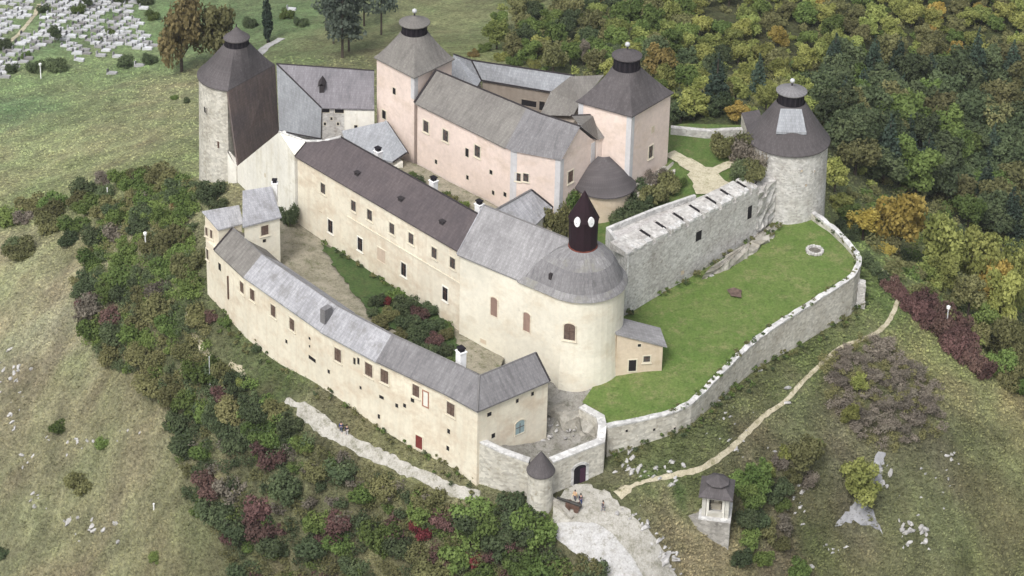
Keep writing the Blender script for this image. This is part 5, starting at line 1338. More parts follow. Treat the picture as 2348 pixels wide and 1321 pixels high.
UW = [(1290,505,'green',2.3),(1310,485,'green',2.2),(1275,540,'olive',2.2),(1300,560,'olive',2.0),(1330,540,'dark',1.8),(1255,520,'green',1.5),(1285,560,'dark',1.3),(1440,500,'dark',2.0),(1470,478,'dark',2.2),(1500,460,'olive',2.5),(1535,440,'olive',2.2),(1470,440,'dark',1.6),(1420,515,'dark',1.5),(1500,425,'bare',1.6),(1530,410,'bare',1.4),(1560,425,'green',1.1),(1455,515,'green',1.2)]
for u, v, c, R in UW:
    zq = 14.0
    for _ in range(6): q = xy(u, v, zq); zq = float(uz(*q)[0])
    plant('twig' if c == 'bare' else 'bush', c, rnd.randrange(3), (*q, zq), R, f'{LBL[c][0]} shrub on the bank between the church turret and the inner path', 'bush', 'bush', f'{LBL[c][0]} shrubs on the inner bank', 2.1 if u < 1340 else 1.2)
UT = [(1655,345,'olive',2.4,'bush'),(1690,350,'bare',2.6,'twig'),(1715,340,'olive',2.6,'bush'),(1740,372,'bare',2.2,'twig'),(1700,395,'dark',1.8,'bush'),(1730,400,'olive',1.9,'bush'),(1760,350,'bare',2.2,'twig')]
for k, (u, v, c, R, kind) in enumerate(UT):
    q = xy(u, v + 14, 16.6); plant(kind, c, k % 3, (*q, 16.6), R, f'{LBL[c][0]} tall bush beside the right round tower inside the ward', 'bush', 'bush', f'{LBL[c][0]} tall bushes by the right tower', 1.5)
# ---- right slope
for q, p in scatter([(1900,800),(2020,790),(2130,880),(2140,960),(2060,1010),(1960,990),(1930,900)], 2.3, 24):
    plant('twig', 'bare', rnd.randrange(3), p, rnd.uniform(1.3, 2.0), 'bare grey twiggy bush on the right slope below the footpath', 'bush', 'bush', 'bare bushes on the right slope', .9)
RS = [('broadleaf','yellow',(1968,898),1.35,'upper of two small yellow trees among bare bushes on the right slope'),('broadleaf','yellow',(1948,972),1.5,'lower of two small yellow trees among bare bushes on the right slope'),
 ('broadleaf','yellow',(1968,1150),2.9,'single bright yellow green tree above the grey rock slab'),('broadleaf','olive',(1845,1080),2.5,'olive tree with orange tips left of the bright tree'),('broadleaf','green',(1735,1130),2.3,'green small tree directly right of the shrine roof')]
for k, (kind, c, px, R, lab) in enumerate(RS): plant(kind, c, k % 4, gpix(*px), R, lab, 'tree', 'tree', None, 1.15, .55)
filler('bare_scrub', scatter([(1880,830),(2000,775),(2150,880),(2160,990),(2080,1040),(1980,1020),(1900,930)], 1.3, 90), ['bare','olive','bare','olive'], (.8, 1.3), 300, .09, 8000)
for u, v, c, R in [(1700,1120,'green',1.8),(1740,1110,'green',1.9),(1770,1140,'dark',1.8),(1720,1160,'green',1.9),(1710,1200,'dark',1.8),(1740,1200,'dark',1.7),(1720,1250,'green',1.7),(1760,1230,'olive',1.8),(1800,1215,'bare',1.6),(1700,1290,'dark',1.6),(1750,1290,'green',1.5),(1800,1130,'dark',1.5),(1820,1100,'olive',1.4),(1790,1070,'bare',1.4),(1830,1320,'green',1.6),(1790,1260,'olive',1.3),(1850,1110,'bare',1.5),(1800,1050,'yellow',1.2),(1870,1035,'green',1.3),(1765,1085,'yellow',1.1),(1790,1165,'green',1.5),(1705,1135,'green',1.9)]:
    plant('twig' if c == 'bare' else 'bush', c, rnd.randrange(3), gpix(u, v), R, f'{LBL[c][0]} bush in the clump right of the stone shrine', 'bush', 'bush', f'{LBL[c][0]} bushes by the shrine', 1.2)
for u, v, c, R in [(1990,590,'dark',1.4),(2040,650,'maroon',1.5),(2080,690,'maroon',1.6),(2120,720,'maroon',2.0),(2150,745,'maroon',2.1),(2180,775,'maroon',2.2),(2210,805,'maroon',2.1),(2240,830,'maroon',1.8),(2130,690,'maroon',1.8),(2180,730,'maroon',2.2),(2215,770,'maroon',2.0),(2290,840,'green',2.6),(2330,860,'green',2.4),(2320,800,'green',2.6),(2270,790,'olive',2.2),(2025,630,'dark',1.3),(2060,665,'maroon',1.6),(2100,705,'maroon',2.0),(2135,730,'maroon',2.2),(2165,758,'maroon',2.3),(2195,790,'maroon',2.3),(2225,818,'maroon',2.1),(2255,842,'maroon',1.8),(2160,712,'maroon',2.2),(2110,680,'maroon',1.9),(2200,745,'maroon',2.2),(2310,865,'olive',2.2),(2345,885,'green',2.0),(1950,530,'dark',1.4),(1925,505,'dark',1.3),(2010,610,'dark',1.2),(2240,760,'olive',2.4)]:
    p = gpix(u, v + 18)
    plant('bush', c, rnd.randrange(4), p, R, f'{LBL[c][0]} bush along the crest of the right slope', 'bush', 'bush', f'{LBL[c][0]} bushes along the crest', 1.45)
# ---- trees behind the crest on the right
def gz(u, v, z): q = at(u, v, z); return np.array([q[0], q[1], ground(q[0], q[1])])
def behind(u, vtop, d, R, hs, kind):
    """tree whose top shows at (u, vtop), standing d metres past the point where that sight line crosses z = 0"""
    return None
def tree_top(u, vtop, y, hunit, R):
    """ground spot at depth y under the sight line through (u, vtop) and the height scale that reaches it"""
    r = ray(u, vtop); t = y / r[1]; p = CC + r * t; g = ground(p[0], p[1]); return np.array([p[0], p[1], g]), max(.5, (p[2] - g) / (hunit * R))
for u, vt, y, R, c, lab in [(2075,415,302,4.6,'gold','tall golden autumn tree directly behind the curved lawn wall'),(1985,470,304,3.2,'gold','smaller orange gold tree left of the tall golden one'),(2175,470,300,4.2,'yellow','yellow green tree right of the tall golden tree'),(2260,500,300,4.0,'yellow','second yellow green tree behind the wine red bushes'),(1950,470,306,2.8,'green','green tree hugging the right round tower foot'),(2040,540,298,2.6,'olive','low olive tree below the golden tree'),(2130,590,292,2.6,'yellow','low yellow tree above the wine red bushes'),(2230,620,288,3.0,'olive','olive tree above the wine red bushes'),(2310,600,290,3.4,'yellow','yellow green tree at the right edge above the crest'),(2320,700,282,3.0,'olive','olive tree at the right edge near the crest'),(1920,360,312,2.4,'yellow','bright green tree right of the right round tower')]:
    p, hs = tree_top(u, vt, y, 2.55, R); plant('broadleaf', c, rnd.randrange(4), p, R, lab, 'tree', 'tree', None, min(hs, 2.2), .05)
for u, vt, y, R, c, lab in [(2020,600,290,2.2,'gold','low golden tree just above the dark end of the crest hedge'),(2090,640,289,2.3,'olive','low olive tree between the golden tree and the wine red hedge'),(2170,560,292,3.0,'yellow','broad yellow green tree behind the lamp post'),(2290,560,296,3.4,'gold','golden green tree near the right edge'),(2340,520,300,3.6,'yellow','tall yellow green tree cut by the right edge'),(2265,680,284,2.4,'green','green tree right behind the wine red hedge'),(1930,430,308,2.6,'yellow','yellow green tree between the right tower and the golden tree'),(2340,760,279,2.2,'olive','olive tree low at the right edge')]:
    p, hs = tree_top(u, vt, y, 2.55, R); plant('broadleaf', c, rnd.randrange(4), p, R, lab, 'tree', 'tree', None, min(hs, 2.2), .4)
filler('undergrowth', scatter([(1910,430),(1935,500),(2000,590),(2100,680),(2220,790),(2348,850),(2400,850),(2400,520),(2150,460)], 1.9, 150, 12), ['olive','yellow','green','olive','dark'], (1.3, 2.3), 260, .17, 21000)
filler('woodland', scatter([(2430,-150),(2900,-150),(2900,640),(2600,800),(2440,820)], 3.6, 90, 8) + scatter([(1190,-50),(2430,-50),(2600,-190),(1300,-190)], 4.2, 80, 8), ['yellow','green','olive','dark','yellow'], (2.2, 3.4), 420, .22, 31000)
# ---- forest on the hillside, upper right
FP = [(1120,60),(1190,-40),(2420,-40),(2420,560),(2300,580),(2150,470),(1990,430),(1930,380),(1900,300),(1790,260),(1560,285),(1500,230),(1380,190),(1240,165),(1130,120)]
nfor = 0
def fclass(u, v):
    if u > 1880 and v > 170: return rnd.choice(['conifer','dark','dark','dark','green','olive'])
    if u < 1420 and v > 20: return rnd.choice(['dark','green','green','olive','olive','yellow','dark'])
    if v < 150 or u > 1700: return rnd.choice(['yellow','yellow','olive','green','yellow','yellow','olive','green','yellow','gold','olive','yellow'])
    return rnd.choice(['green','dark','yellow','olive','dark','yellow'])
FL = {'dark':'dark green','green':'mid green','olive':'olive green','yellow':'yellow green','gold':'golden','orange':'orange brown'}
spots = scatter(FP, 3.7, 330, 60)
for k, (q, p) in enumerate(spots):
    c = fclass(*q); R = rnd.uniform(2.1, 3.0) if q[0] < 1880 or q[1] < 170 else rnd.uniform(3.4, 4.8)
    if c == 'conifer': plant('conifer', 'conifer', rnd.randrange(3), p, R * .75, 'dark pointed conifer in the forest at the upper right', 'conifer', 'conifer_tree', 'dark conifers in the forest', rnd.uniform(.9, 1.3), .05); continue
    plant('broadleaf', c, rnd.randrange(4), p, R, f'{FL[c]} broadleaf tree in the autumn forest at the upper right', 'tree', 'tree', f'{FL[c]} trees in the autumn forest', rnd.uniform(.8, 1.2), .35)
filler('undergrowth', scatter(FP, 1.8, 700, 12), ['yellow','olive','green','olive','yellow'], (1.0, 1.9), 240, .17, 900)
# named single trees behind the castle
for kind, c, u, v, R, hs, lab in [('broadleaf','rust',418,165,5.4,1.7,'big orange brown autumn tree left of the left round tower'),('broadleaf','olive',500,150,5.2,1.55,'big golden olive tree behind the left round tower'),
 ('cypress','conifer',614,98,1.15,1.3,'slim dark column cypress right of the left tower lantern'),('pine','pine',785,132,4.6,1.05,'broad grey green pine left of the central tower'),('pine','pine',874,80,3.4,1.6,'tall pine with a bare trunk next to the central tower'),('pine','pine',835,60,3.4,1.2,'thin pine between the broad pine and the bare trunk'),
 ('pine','pine',800,118,3.6,1.1,'second grey green pine overlapping the broad pine'),('pine','pine',765,100,3.4,1.1,'grey green pine just behind the broad pine'),('pine','pine',748,70,3.6,1.0,'small grey pine at the top edge left of the broad pine'),
 ('conifer','conifer',2232,215,3.2,1.5,'tall dark spruce standing out of the forest at right'),('conifer','conifer',2055,200,3.0,1.2,'blue green spruce left of the tall spruce'),('conifer','conifer',1735,235,2.4,1.3,'dark spruce behind the right tower lantern'),('conifer','conifer',1640,255,3.0,1.1,'wide dark conifer between the two right towers'),
 ('broadleaf','orange',1510,190,3.2,1.1,'rusty tree directly behind the tower by the inner path'),('broadleaf','yellow',1590,275,2.8,.9,'yellow green tree above the low back wall'),('broadleaf','gold',1690,285,2.2,.8,'small golden tree left of the right round tower'),
 ('broadleaf','bare',1338,150,1.2,2.4,'dead brown leafless tree behind the rear wing')]:
    plant(kind, c, rnd.randrange(3), gpix(u, v), R, lab, 'tree', {'cypress': 'cypress_tree', 'pine': 'pine_tree', 'conifer': 'conifer_tree'}.get(kind, 'tree'), None, hs, .75 if v in (165, 150) and kind == 'broadleaf' else .05)
CEM = [('bush','dark',(82,165),2.2,'dark round bush at the cemetery edge, left of its pair'),('bush','dark',(130,160),2.6,'dark round bush at the cemetery edge, right of its pair'),('broadleaf','dark',(126,98),1.6,'dark narrow tree between the grave rows'),('bush','dark',(230,96),.9,'small clipped bush among the graves'),
 ('bush','green',(350,45),1.9,'round green bush right of the graves'),('bush','dark',(290,152),2.0,'dark bush below the last graves'),('bush','green',(255,80),1.2,'green bush in the middle of the graves'),('bush','dark',(100,28),1.8,'dark bush at the top of the grave rows'),('bush','green',(180,30),1.8,'green bush at the top middle of the graves'),
 ('bush','dark',(8,110),2.2,'dark bush at the left edge by the graves'),('bush','dark',(25,165),1.6,'dark bush left below the graves'),('bush','green',(660,40),2.0,'green bush right of the cypress'),('bush','dark',(690,60),1.8,'dark bush left of the broad pine'),('bush','dark',(575,60),1.9,'dark bush left of the cypress'),('broadleaf','dark',(200,20),1.3,'brown dark tree at the top edge of the graves'),
 ('bush','dark',(340,145),2.0,'dark bush under the orange tree'),('bush','dark',(270,5),2.2,'dark bush at the top edge above the graves'),('bush','dark',(330,8),2.3,'dark bush at the top edge left of the orange tree'),('bush','green',(60,130),1.2,'low green hedge bush left in the graves'),
 ('bush','green',(400,228),.9,'small green tuft bush in the back meadow, right one'),('bush','dark',(428,235),.8,'small dark tuft bush in the back meadow near the tower'),('bush','green',(1110,118),1.6,'green bush behind the rear wing roof'),('bush','orange',(1085,130),1.2,'orange bush behind the rear wing roof'),('bush','yellow',(1150,140),1.8,'yellow bush behind the rear wing roof'),('bush','green',(1180,150),1.9,'green bush behind the rear wing, right'),('bush','yellow',(1225,155),1.6,'yellow bush nearest the brown annex roof')]
for k, (kind, c, px, R, lab) in enumerate(CEM): plant(kind, c, k % 4, gpix(*px), R, lab, 'bush' if kind == 'bush' else 'tree', 'bush' if kind == 'bush' else 'tree', None, 1.15)

# ---- weeds along wall feet
wf = []
def along(a, b, n, zf_, jit=.5):
    a = np.asarray(a)[:2]; b = np.asarray(b)[:2]
    for k in range(n):
        q = a + (b - a) * rnd.random() + np.array([rnd.gauss(0, jit), rnd.gauss(0, jit)]); wf.append((None, np.array([*q, zf_(*q)])))
lzf = lambda x, y: lz(x, y)[0] + .1
along(f_a - nb * .6, f_b - nb * .6, 30, lzf, .35)
for k in range(0, len(inn) - 1): along(inn[k], inn[k + 1], 3, lzf, .2)
for k in range(0, len(ow) - 1):
    o_ = offset_line(ow, .6 * -sidew); along(o_[k], o_[k + 1], 6, ground, .5)
for k in range(0, 5):
    o_ = offset_line(E, -.4); along(o_[k], o_[k + 1], 12, ground, .5)
along(LW(0, -.4, 0), LW(LL, -.4, 0), 26, lambda x, y: cz(x, y)[0] + .1, .3)
along(f_b + db * 1 - nb * 1.5, f_b + db * 5 - nb * .5, 10, lzf, .6)
filler('weeds', wf, ['olive', 'green', 'olive', 'dark'], (.25, .55), 70, .1, 15000)
# ---- grass tufts on the slopes
def tufts(name, n, size, keep, mat, seed):
    r = np.random.RandomState(seed); U = r.uniform(-30, W + 30, n * 2); V_ = r.uniform(130, HH + 60, n * 2)
    P, ok = gpix_n(U, V_); ok &= ~((P[:, 0] > -36) & (P[:, 0] < 48) & (P[:, 1] > 240) & (P[:, 1] < 300) & (P[:, 2] > 2.5))
    sel = [k for k in np.nonzero(ok)[0][:int(n * 1.25)] if keep(U[k], V_[k])][:n]; P = P[sel]; n = len(P)
    cols = gcol(P[:, 0], P[:, 1]); K = 4
    V = []; C4 = []
    for k in range(K):
        a = r.uniform(0, 6.28, n); ln = size * r.uniform(.5, 1.3, n); hgt = size * r.uniform(.15, .5, n); d = np.stack([np.cos(a), np.sin(a), 0 * a], 1); b = np.stack([-np.sin(a), np.cos(a), 0 * a], 1)
        o = P + d * (ln * .2)[:, None]; up = np.array([0, 0, 1.0])
        V.append(np.stack([o - b * (ln * .4)[:, None], o + b * (ln * .4)[:, None], o + d * (ln * .7)[:, None] + b * (ln * .25)[:, None] + up * hgt[:, None], o + d * (ln * .7)[:, None] - b * (ln * .25)[:, None] + up * hgt[:, None]], 1).reshape(-1, 3))
        f = (r.uniform(.88, 1.25, n)[:, None] * cols * np.array([1, 1, .95])); C4.append(np.repeat(f, 4, 0))
    V = np.concatenate(V); C4 = np.concatenate(C4); m_ = len(V) // 4
    me = cloud_mesh(name, V, m_, np.zeros(len(V)), mat)
    ca = me.color_attributes.new("ground_tint", 'FLOAT_COLOR', 'POINT'); ca.data.foreach_set('color', np.concatenate([C4, np.ones((len(C4), 1))], 1).ravel())
    o = bpy.data.objects.new(name, me); COL.objects.link(o); tag(o, kind='stuff'); return o
bt = NB('grass_tuft', .95); aa_ = bt.n("ShaderNodeAttribute", attribute_name="ground_tint"); TUFT = bt.done(aa_.outputs["Color"])
RPX = [(1240,1200),(1270,1140),(1345,1100),(1430,1140),(1490,1200),(1580,1340),(1340,1340)]
offp = [near_line([(655,918),(690,938),(730,968),(770,995),(830,1030),(900,1062),(980,1098),(1098,1142)], 18), near_line([(1415,1138),(1445,1118),(1500,1101),(1600,1078),(1660,1043),(1700,1008),(1750,958),(1800,922),(1850,868),(1920,803),(1980,778),(2020,757),(2045,725),(2060,688)], 9)]
tufts('dry_grass', 60000, .34, lambda u, v: not inside((u, v), RPX) and not offp[0]((u, v)) and not offp[1]((u, v)), TUFT, 5)

# ================================================================== rocks
ROCKP = []
import bmesh
for k in range(6):
    r = np.random.RandomState(60 + k)
    b = bmesh.new(); bmesh.ops.create_icosphere(b, subdivisions=2, radius=1)
    cuts = r.normal(size=(7, 3)); cuts /= np.linalg.norm(cuts, axis=1)[:, None]; dd_ = r.uniform(.45, .85, 7)
    for v in b.verts:
        c = np.array(v.co)
        for n_c, d_c in zip(cuts, dd_):
            if c @ n_c > d_c: c = c - n_c * (c @ n_c - d_c)
        c = c * np.array([1.25, .7, .55]) * (1 + .1 * r.normal()); v.co = Vector(c)
    me = bpy.data.meshes.new('rock'); b.to_mesh(me); b.free(); me.materials.append(ROCK); ROCKP.append(me)
def rock(p, s, label, group=None):
    o = bpy.data.objects.new('rock', rnd.choice(ROCKP)); COL.objects.link(o); o.location = (p[0], p[1], p[2] + .02 * s); o.rotation_euler = (rnd.uniform(-.4, .4), rnd.uniform(-.4, .4), rnd.gauss(.9, .5)); o.scale = (s * rnd.uniform(.9, 1.5), s * rnd.uniform(.7, 1.1), s * rnd.uniform(.7, 1.4))
    return tag(o, label, 'rock', group)
for (cx, cy, sx, sy, n, s, where) in [(40,860,35,40,14,.34,'on the upper left grass slope'),(20,960,25,40,8,.3,'near the left edge halfway down'),(60,1050,20,30,8,.3,'on the left slope below the middle'),(150,1010,40,30,7,.26,'beside the lone round bushes'),(75,1150,30,30,7,.32,'at the lower left by the rusty patch'),(210,1205,50,30,14,.42,'in the pale outcrop at the lower left'),(200,1000,30,30,5,.25,'between the two lone round bushes'),(270,1000,60,20,5,.22,'beside the thicket edge')]:
    for k in range(n):
        u, v = cx + rnd.gauss(0, sx * .6), cy + rnd.gauss(0, sy * .6); p = gpix(max(2, u), v); rock(p, s * rnd.uniform(.5, 1.7), f'white limestone rock {where}', f'white rocks {where}')
for (cx, cy, sx, sy, n, s, where) in [(2080,1215,26,24,15,.42,'in the white outcrop below the grey slab'),(2130,1230,22,18,7,.40,'right of the white outcrop'),(2180,1045,25,12,7,.35,'high on the right slope'),(2020,1090,16,20,6,.4,'along the right rim of the grey slab'),(1830,1150,40,40,14,.3,'in the stony patch right of the shrine'),(1660,930,60,60,14,.24,'below the curved lawn wall'),(1690,1010,40,30,10,.26,'beside the earth footpath'),(1500,1080,60,25,16,.35,'in the stony bank right of the gateway'),(1440,1070,30,25,10,.4,'in the stony bank nearest the gateway'),(2150,1120,80,50,12,.24,'scattered on the right slope'),(1930,1260,60,20,8,.25,'low on the right slope'),(1800,1010,30,30,6,.22,'under the footpath by the yellow trees')]:
    for k in range(n):
        u, v = cx + rnd.gauss(0, sx * .6), cy + rnd.gauss(0, sy * .6); p = gpix(u, v); rock(p, s * rnd.uniform(.5, 1.6), f'pale limestone rock {where}', f'pale rocks {where}')
for u, v, s, lab in [(1808,890,.75,'upright white rock beside the earth footpath, upper one'),(1802,925,.6,'white rock beside the earth footpath, lower one'),(1742,850,.55,'white block at the foot of the curved lawn wall'),(1525,1280,1.0,'large grey boulder at the road edge by the shrine'),(1510,1240,.7,'grey boulder above the large one at the road edge'),(1860,1300,.5,'white rock at the bottom of the right slope'),(1628,632,.5,'white stone at the foot of the gun bastion'),(2015,1112,.8,'bright white rock at the right rim of the grey slab')]:
    p = gpix(u, v)
    if v == 632: p = np.array([*xy(u, v, 7.2), 7.2])
    rock(p, s, lab)
for k in range(40):
    t = k / 40; u = 1440 + 120 * t + rnd.gauss(0, 12); v = 1165 + 150 * t + rnd.gauss(0, 10); rock(gpix(u, v), rnd.uniform(.15, .55), 'grey boulder along the right edge of the road', 'boulders along the road')
# grey rock slab on the right slope
slab = [gpix(u, v)[:2] for u, v in [(2010,1040),(2030,1040),(2022,1100),(2000,1150),(2010,1200),(2025,1228),(1990,1205),(1950,1200),(1915,1210),(1940,1180),(1975,1145),(1990,1100)]]
o = sheet('rock_slab', slab, lambda x, y: ground(x, y) + .25 + .75 * float(fbm(np.array([x]), np.array([y]), 1.6, 77, 4)[0]), stone("slab_rock", (0.33, 0.33, 0.345), (0.25, 0.25, 0.26), (0.13, 0.125, 0.12), .9), .5, .2)
# rubble in the gate court
for k in range(46):
    u, v = rnd.uniform(1230, 1375), rnd.uniform(955, 1040); q = xy(u, v, 2.8); rock((*q, bz(*q)[0] + .1), rnd.uniform(.12, .42), 'grey rubble stone lying in the gate court', 'rubble stones in the gate court')
q = xy(1262, 993, 3); rock((*q, bz(*q)[0] + .3), .55, 'brightest white block in the gate court')
for k in range(14):   # fire ring
    pass
G = thing('fire_ring', 'round stone fire ring on the green lawn near the right tower', 'fire pit', (*xy(1868,575,8.0), 8.0))
c_ = xy(1868, 576, 8.1); z_ = lz(*c_)[0] + .1
for k in range(16):
    a = 6.283 * k / 16; m = MB(); craggy(m, [c_ + 1.15 * np.array([math.cos(a), math.sin(a)]) + .26 * np.array([math.cos(t), math.sin(t)]) for t in (0, 1.3, 2.5, 3.8, 5)], z_ - .1, z_ + .32, .12, k, .3); part('ring_stone', m, STONE, G)
m = MB(); m.lathe(c_, [(.95, z_ - .2), (.9, z_ + .08)], 14); part('ash_bed', m, plain("ash", (0.14, 0.13, 0.11), .3), G)
sheet('bare_patch', [xy(u, v, 7) for u, v in [(1665,668),(1685,663),(1702,672),(1698,686),(1675,684)]], lambda x, y: lz(x, y)[0] + .32, plain("brown_earth", (0.12, 0.085, 0.07), .4, 1.5), .5, .2)

# ================================================================== graves
def grave_mat(name, lo, hi):
    b = NB(name, .6); oi = b.n("ShaderNodeObjectInfo")
    return b.done(b.mix(1.0, b.ramp(oi.outputs["Random"], [(0, lo), (.35, tuple((x + y) / 2 for x, y in zip(lo, hi))), (1, hi)]), b.grey(b.noise(b.geo.outputs["Position"], 1.2, 4), .8, 1.1), 'MULTIPLY'))
def grave_proto():
    m = MB(); m.prism([(-1.05, -.5), (1.05, -.5), (1.05, .5), (-1.05, .5)], -.1, .32); m.prism([(-1.0, -.44), (.85, -.44), (.85, .44), (-1.0, .44)], .323, .42)
    s = m.mesh('grave_slab', grave_mat('grave_stone', (0.20, 0.19, 0.185), (0.58, 0.59, 0.61)))
    m = MB(); m.prism([(.82, -.42), (1.0, -.42), (1.0, .42), (.82, .42)], .325, [.95, .95, 1.1, 1.1]); h = m.mesh('headstone', grave_mat('headstone', (0.09, 0.09, 0.095), (0.52, 0.52, 0.53))); return s, h
GS, GH = grave_proto()
gpoly = [(-20,-20),(345,-20),(300,30),(365,100),(345,120),(280,112),(190,128),(115,100),(80,128),(0,190),(-20,190)]
c0_ = gpix(150, 60); ng = 0
for i in range(-20, 22):
    for j in range(-14, 16):
        x = c0_[0] + i * 2.75 + rnd.uniform(-.18, .18) + j * .9 - .6 * (i // 6); y = c0_[1] + j * 2.05 + rnd.uniform(-.14, .14) - i * .28
        g = ground(x, y); u, v = proj((x, y, g))
        if not inside((u, v), gpoly) or rnd.random() < .14 or ng > 285: continue
        if near_line([(-10,125),(40,82),(72,45),(95,0)], 12)((u, v)): continue
        o = bpy.data.objects.new('grave', None); COL.objects.link(o); o.location = (x, y, g + .05); o.rotation_euler = (0, 0, math.pi + rnd.uniform(-.1, .1) - .12); s = rnd.uniform(.85, 1.2); o.scale = (s, s, rnd.uniform(.8, 1.3))
        tag(o, 'pale stone grave with headstone in the crowded cemetery rows at top left', 'grave', 'graves in the cemetery rows')
        for nm, me in (('slab', GS), ('headstone', GH)):
            c = bpy.data.objects.new(nm, me); COL.objects.link(c); c.parent = o
        ng += 1
for u, v, lab in [(182,139,'single grey grave left below the cemetery rows'),(232,129,'single grave at the lower cemetery edge, left of a pair'),(270,131,'single white grave at the lower cemetery edge, right of a pair'),(320,152,'white grave beside the dark bush under the orange tree'),(257,170,'lowest white grave nearest the meadow'),(12,178,'white grave at the left edge below the dark bush'),(35,147,'long white grave above the left dark bush'),(330,20,'long white grave at the top left of the orange tree'),(668,23,'single white grave right of the cypress')]:
    p = gpix(u, v); o = bpy.data.objects.new('grave', None); COL.objects.link(o); o.location = (p[0], p[1], p[2] + .05); o.rotation_euler = (0, 0, 3.0); o.scale = (1.05, 1.05, 1.1); tag(o, lab, 'grave', None)
    for nm, me in (('slab', GS), ('headstone', GH)):
        c = bpy.data.objects.new(nm, me); COL.objects.link(c); c.parent = o

# ================================================================== shrine
SP = gpix(1632, 1222)
zf = -3.8; sc_ = xy(1641, 1172, zf); sx = np.array([.985, -.17]); sy = np.array([.17, .985])
G = thing('shrine', 'small white shrine with grey two-tier roof on a stone base right of the road', 'shrine', (*sc_, -8))
m = MB(); m.box(sc_ + sy * -.1, sx, sy, 2.05, 2.0, zf - 6, zf - .05)
m.prism([sc_ - sx * 2.0 - sy * 2.08, sc_ - sx * 2.0 + sy * .5, sc_ - sx * 5.2 + sy * .9, sc_ - sx * 5.4 - sy * .6], zf - 6, [zf - .06, zf - .06, zf - .3, zf - .3]); part('base', m, stone("base_stone", (0.36, 0.345, 0.32), (0.22, 0.21, 0.19), (0.10, 0.095, 0.085), 1.9), G)
m = MB(); m.box(sc_, sx, sy, 2.1, 2.05, zf - .048, zf + .12); part('plinth', m, COPING, G)
m = MB()
for s in (-1, 1): m.box(sc_ + sx * s * 1.5, sx, sy, .25, 1.45, zf + .122, zf + 3.6)
m.box(sc_ + sy * 1.3, sx, sy, 1.249, .15, zf + .122, zf + 3.6); m.box(sc_ - sy * 1.2, sx, sy, 1.249, .2, zf + 2.75, zf + 3.6); m.box(sc_, sx, sy, 1.2, 1.0, zf + 3.2, zf + 3.59); m.box(sc_ - sy * 1.3, sx, sy, 1.0, .12, zf + .121, zf + .9)
part('wall', m, plaster('grey_limewash', (0.56, 0.55, 0.51), (0.36, 0.34, 0.29), .52, .4), G)
for s in (-1, 1):
    m = MB(); m.box(sc_ + sx * s * 1.02 - sy * 1.25, sx, sy, .16, .16, zf + .122, zf + 2.74); part('pillar', m, WHITE, G)
m = MB(); m.box(sc_ + sy * .6, sx, sy, .7, .4, zf + .125, zf + 1.0); m.box(sc_ + sy * .75, sx, sy, .35, .2, zf + 1.003, zf + 2.1); part('altar', m, FRAME, G)
m = MB(); m.lathe(sc_, [(3.15, zf + 3.45), (3.12, zf + 3.6), (2.3, zf + 4.1), (1.7, zf + 4.5)], 4, math.pi / 4 - .17); ro = part('roof', m, R_DARK, G, orient=True)
m = MB(); m.lathe(sc_, [(1.15, zf + 4.45), (1.15, zf + 4.8)], 8, math.pi / 8 - .17); part('drum', m, BLACKW, ro)
m = MB(); m.lathe(sc_, [(1.62, zf + 4.76), (1.6, zf + 4.84), (.95, zf + 5.25), (.35, zf + 5.5), (.08, zf + 5.7)], 8, math.pi / 8 - .17); part('cap_roof', m, R_DARK, ro)
m = MB(); q = [sc_ - sx * 5.4 - sy * .4, sc_ - sx * 4.6 + sy * 1.2, sc_ - sx * 3.2 + sy * 1.8, sc_ - sx * 2.0 + sy * 1.7]; wall_line(m, q, [zf + 1.5, zf + 1.5, zf + 1.3, zf + 1.0], zf - 3, .35, 1); part('stair_wall', m, stone("stair_stone", (0.42, 0.38, 0.36), (0.34, 0.30, 0.28), (0.2, 0.18, 0.16), 1.2), G)
m = MB(); q = [sc_ - sx * 5.7 - sy * 1.2, sc_ - sx * 4.9 + sy * .4]; wall_line(m, q, [zf + 1.1, zf + 1.6], zf - 3, .4, 1); part('stair_wall', m, COPING, G)

# ================================================================== posts
def post(name, px, h, r, label, cat, mat=METAL, head=True):
    p = gpix(*px); G = thing(name, label, cat, p)
    m = MB(); m.lathe(p, [(r * 1.3, p[2] - .3), (r, p[2] + h)], 8); part('pole', m, mat, G)
    if head:
        m = MB(); m.lathe(p, [(r * 1.1, p[2] + h), (.28, p[2] + h + .12), (.30, p[2] + h + .5), (.1, p[2] + h + .62)], 10); part('lamp_head', m, WHITEP, G)
    else:
        m = MB(); m.lathe(p, [(r * 1.5, p[2] + h), (r * 1.5, p[2] + h + .08)], 8); part('cap', m, mat, G)
post('lamp_post', (2168,770), 4.6, .09, 'tall grey lamp post with white head before the wine red bushes', 'lamp post')
post('lamp_post', (94,180), 3.0, .10, 'short grey post lamp before the dark cemetery bushes', 'lamp post', WHITEP)
post('lamp_post', (335,585), 3.6, .10, 'pale lamp post rising from the thicket below the corner house', 'lamp post', WHITEP)
post('marker_post', (482,890), 5.2, .07, 'thin grey pole beside the yellow shrub below the outer wing', 'post', METAL, False)
post('marker_post', (247,455), 2.0, .08, 'short pale pole in the bush belt left of the left tower', 'post', WHITEP, False)
post('marker_post', (353,1168), .9, .10, 'tiny white marker stake on the lower left grass', 'post', WHITEP, False)

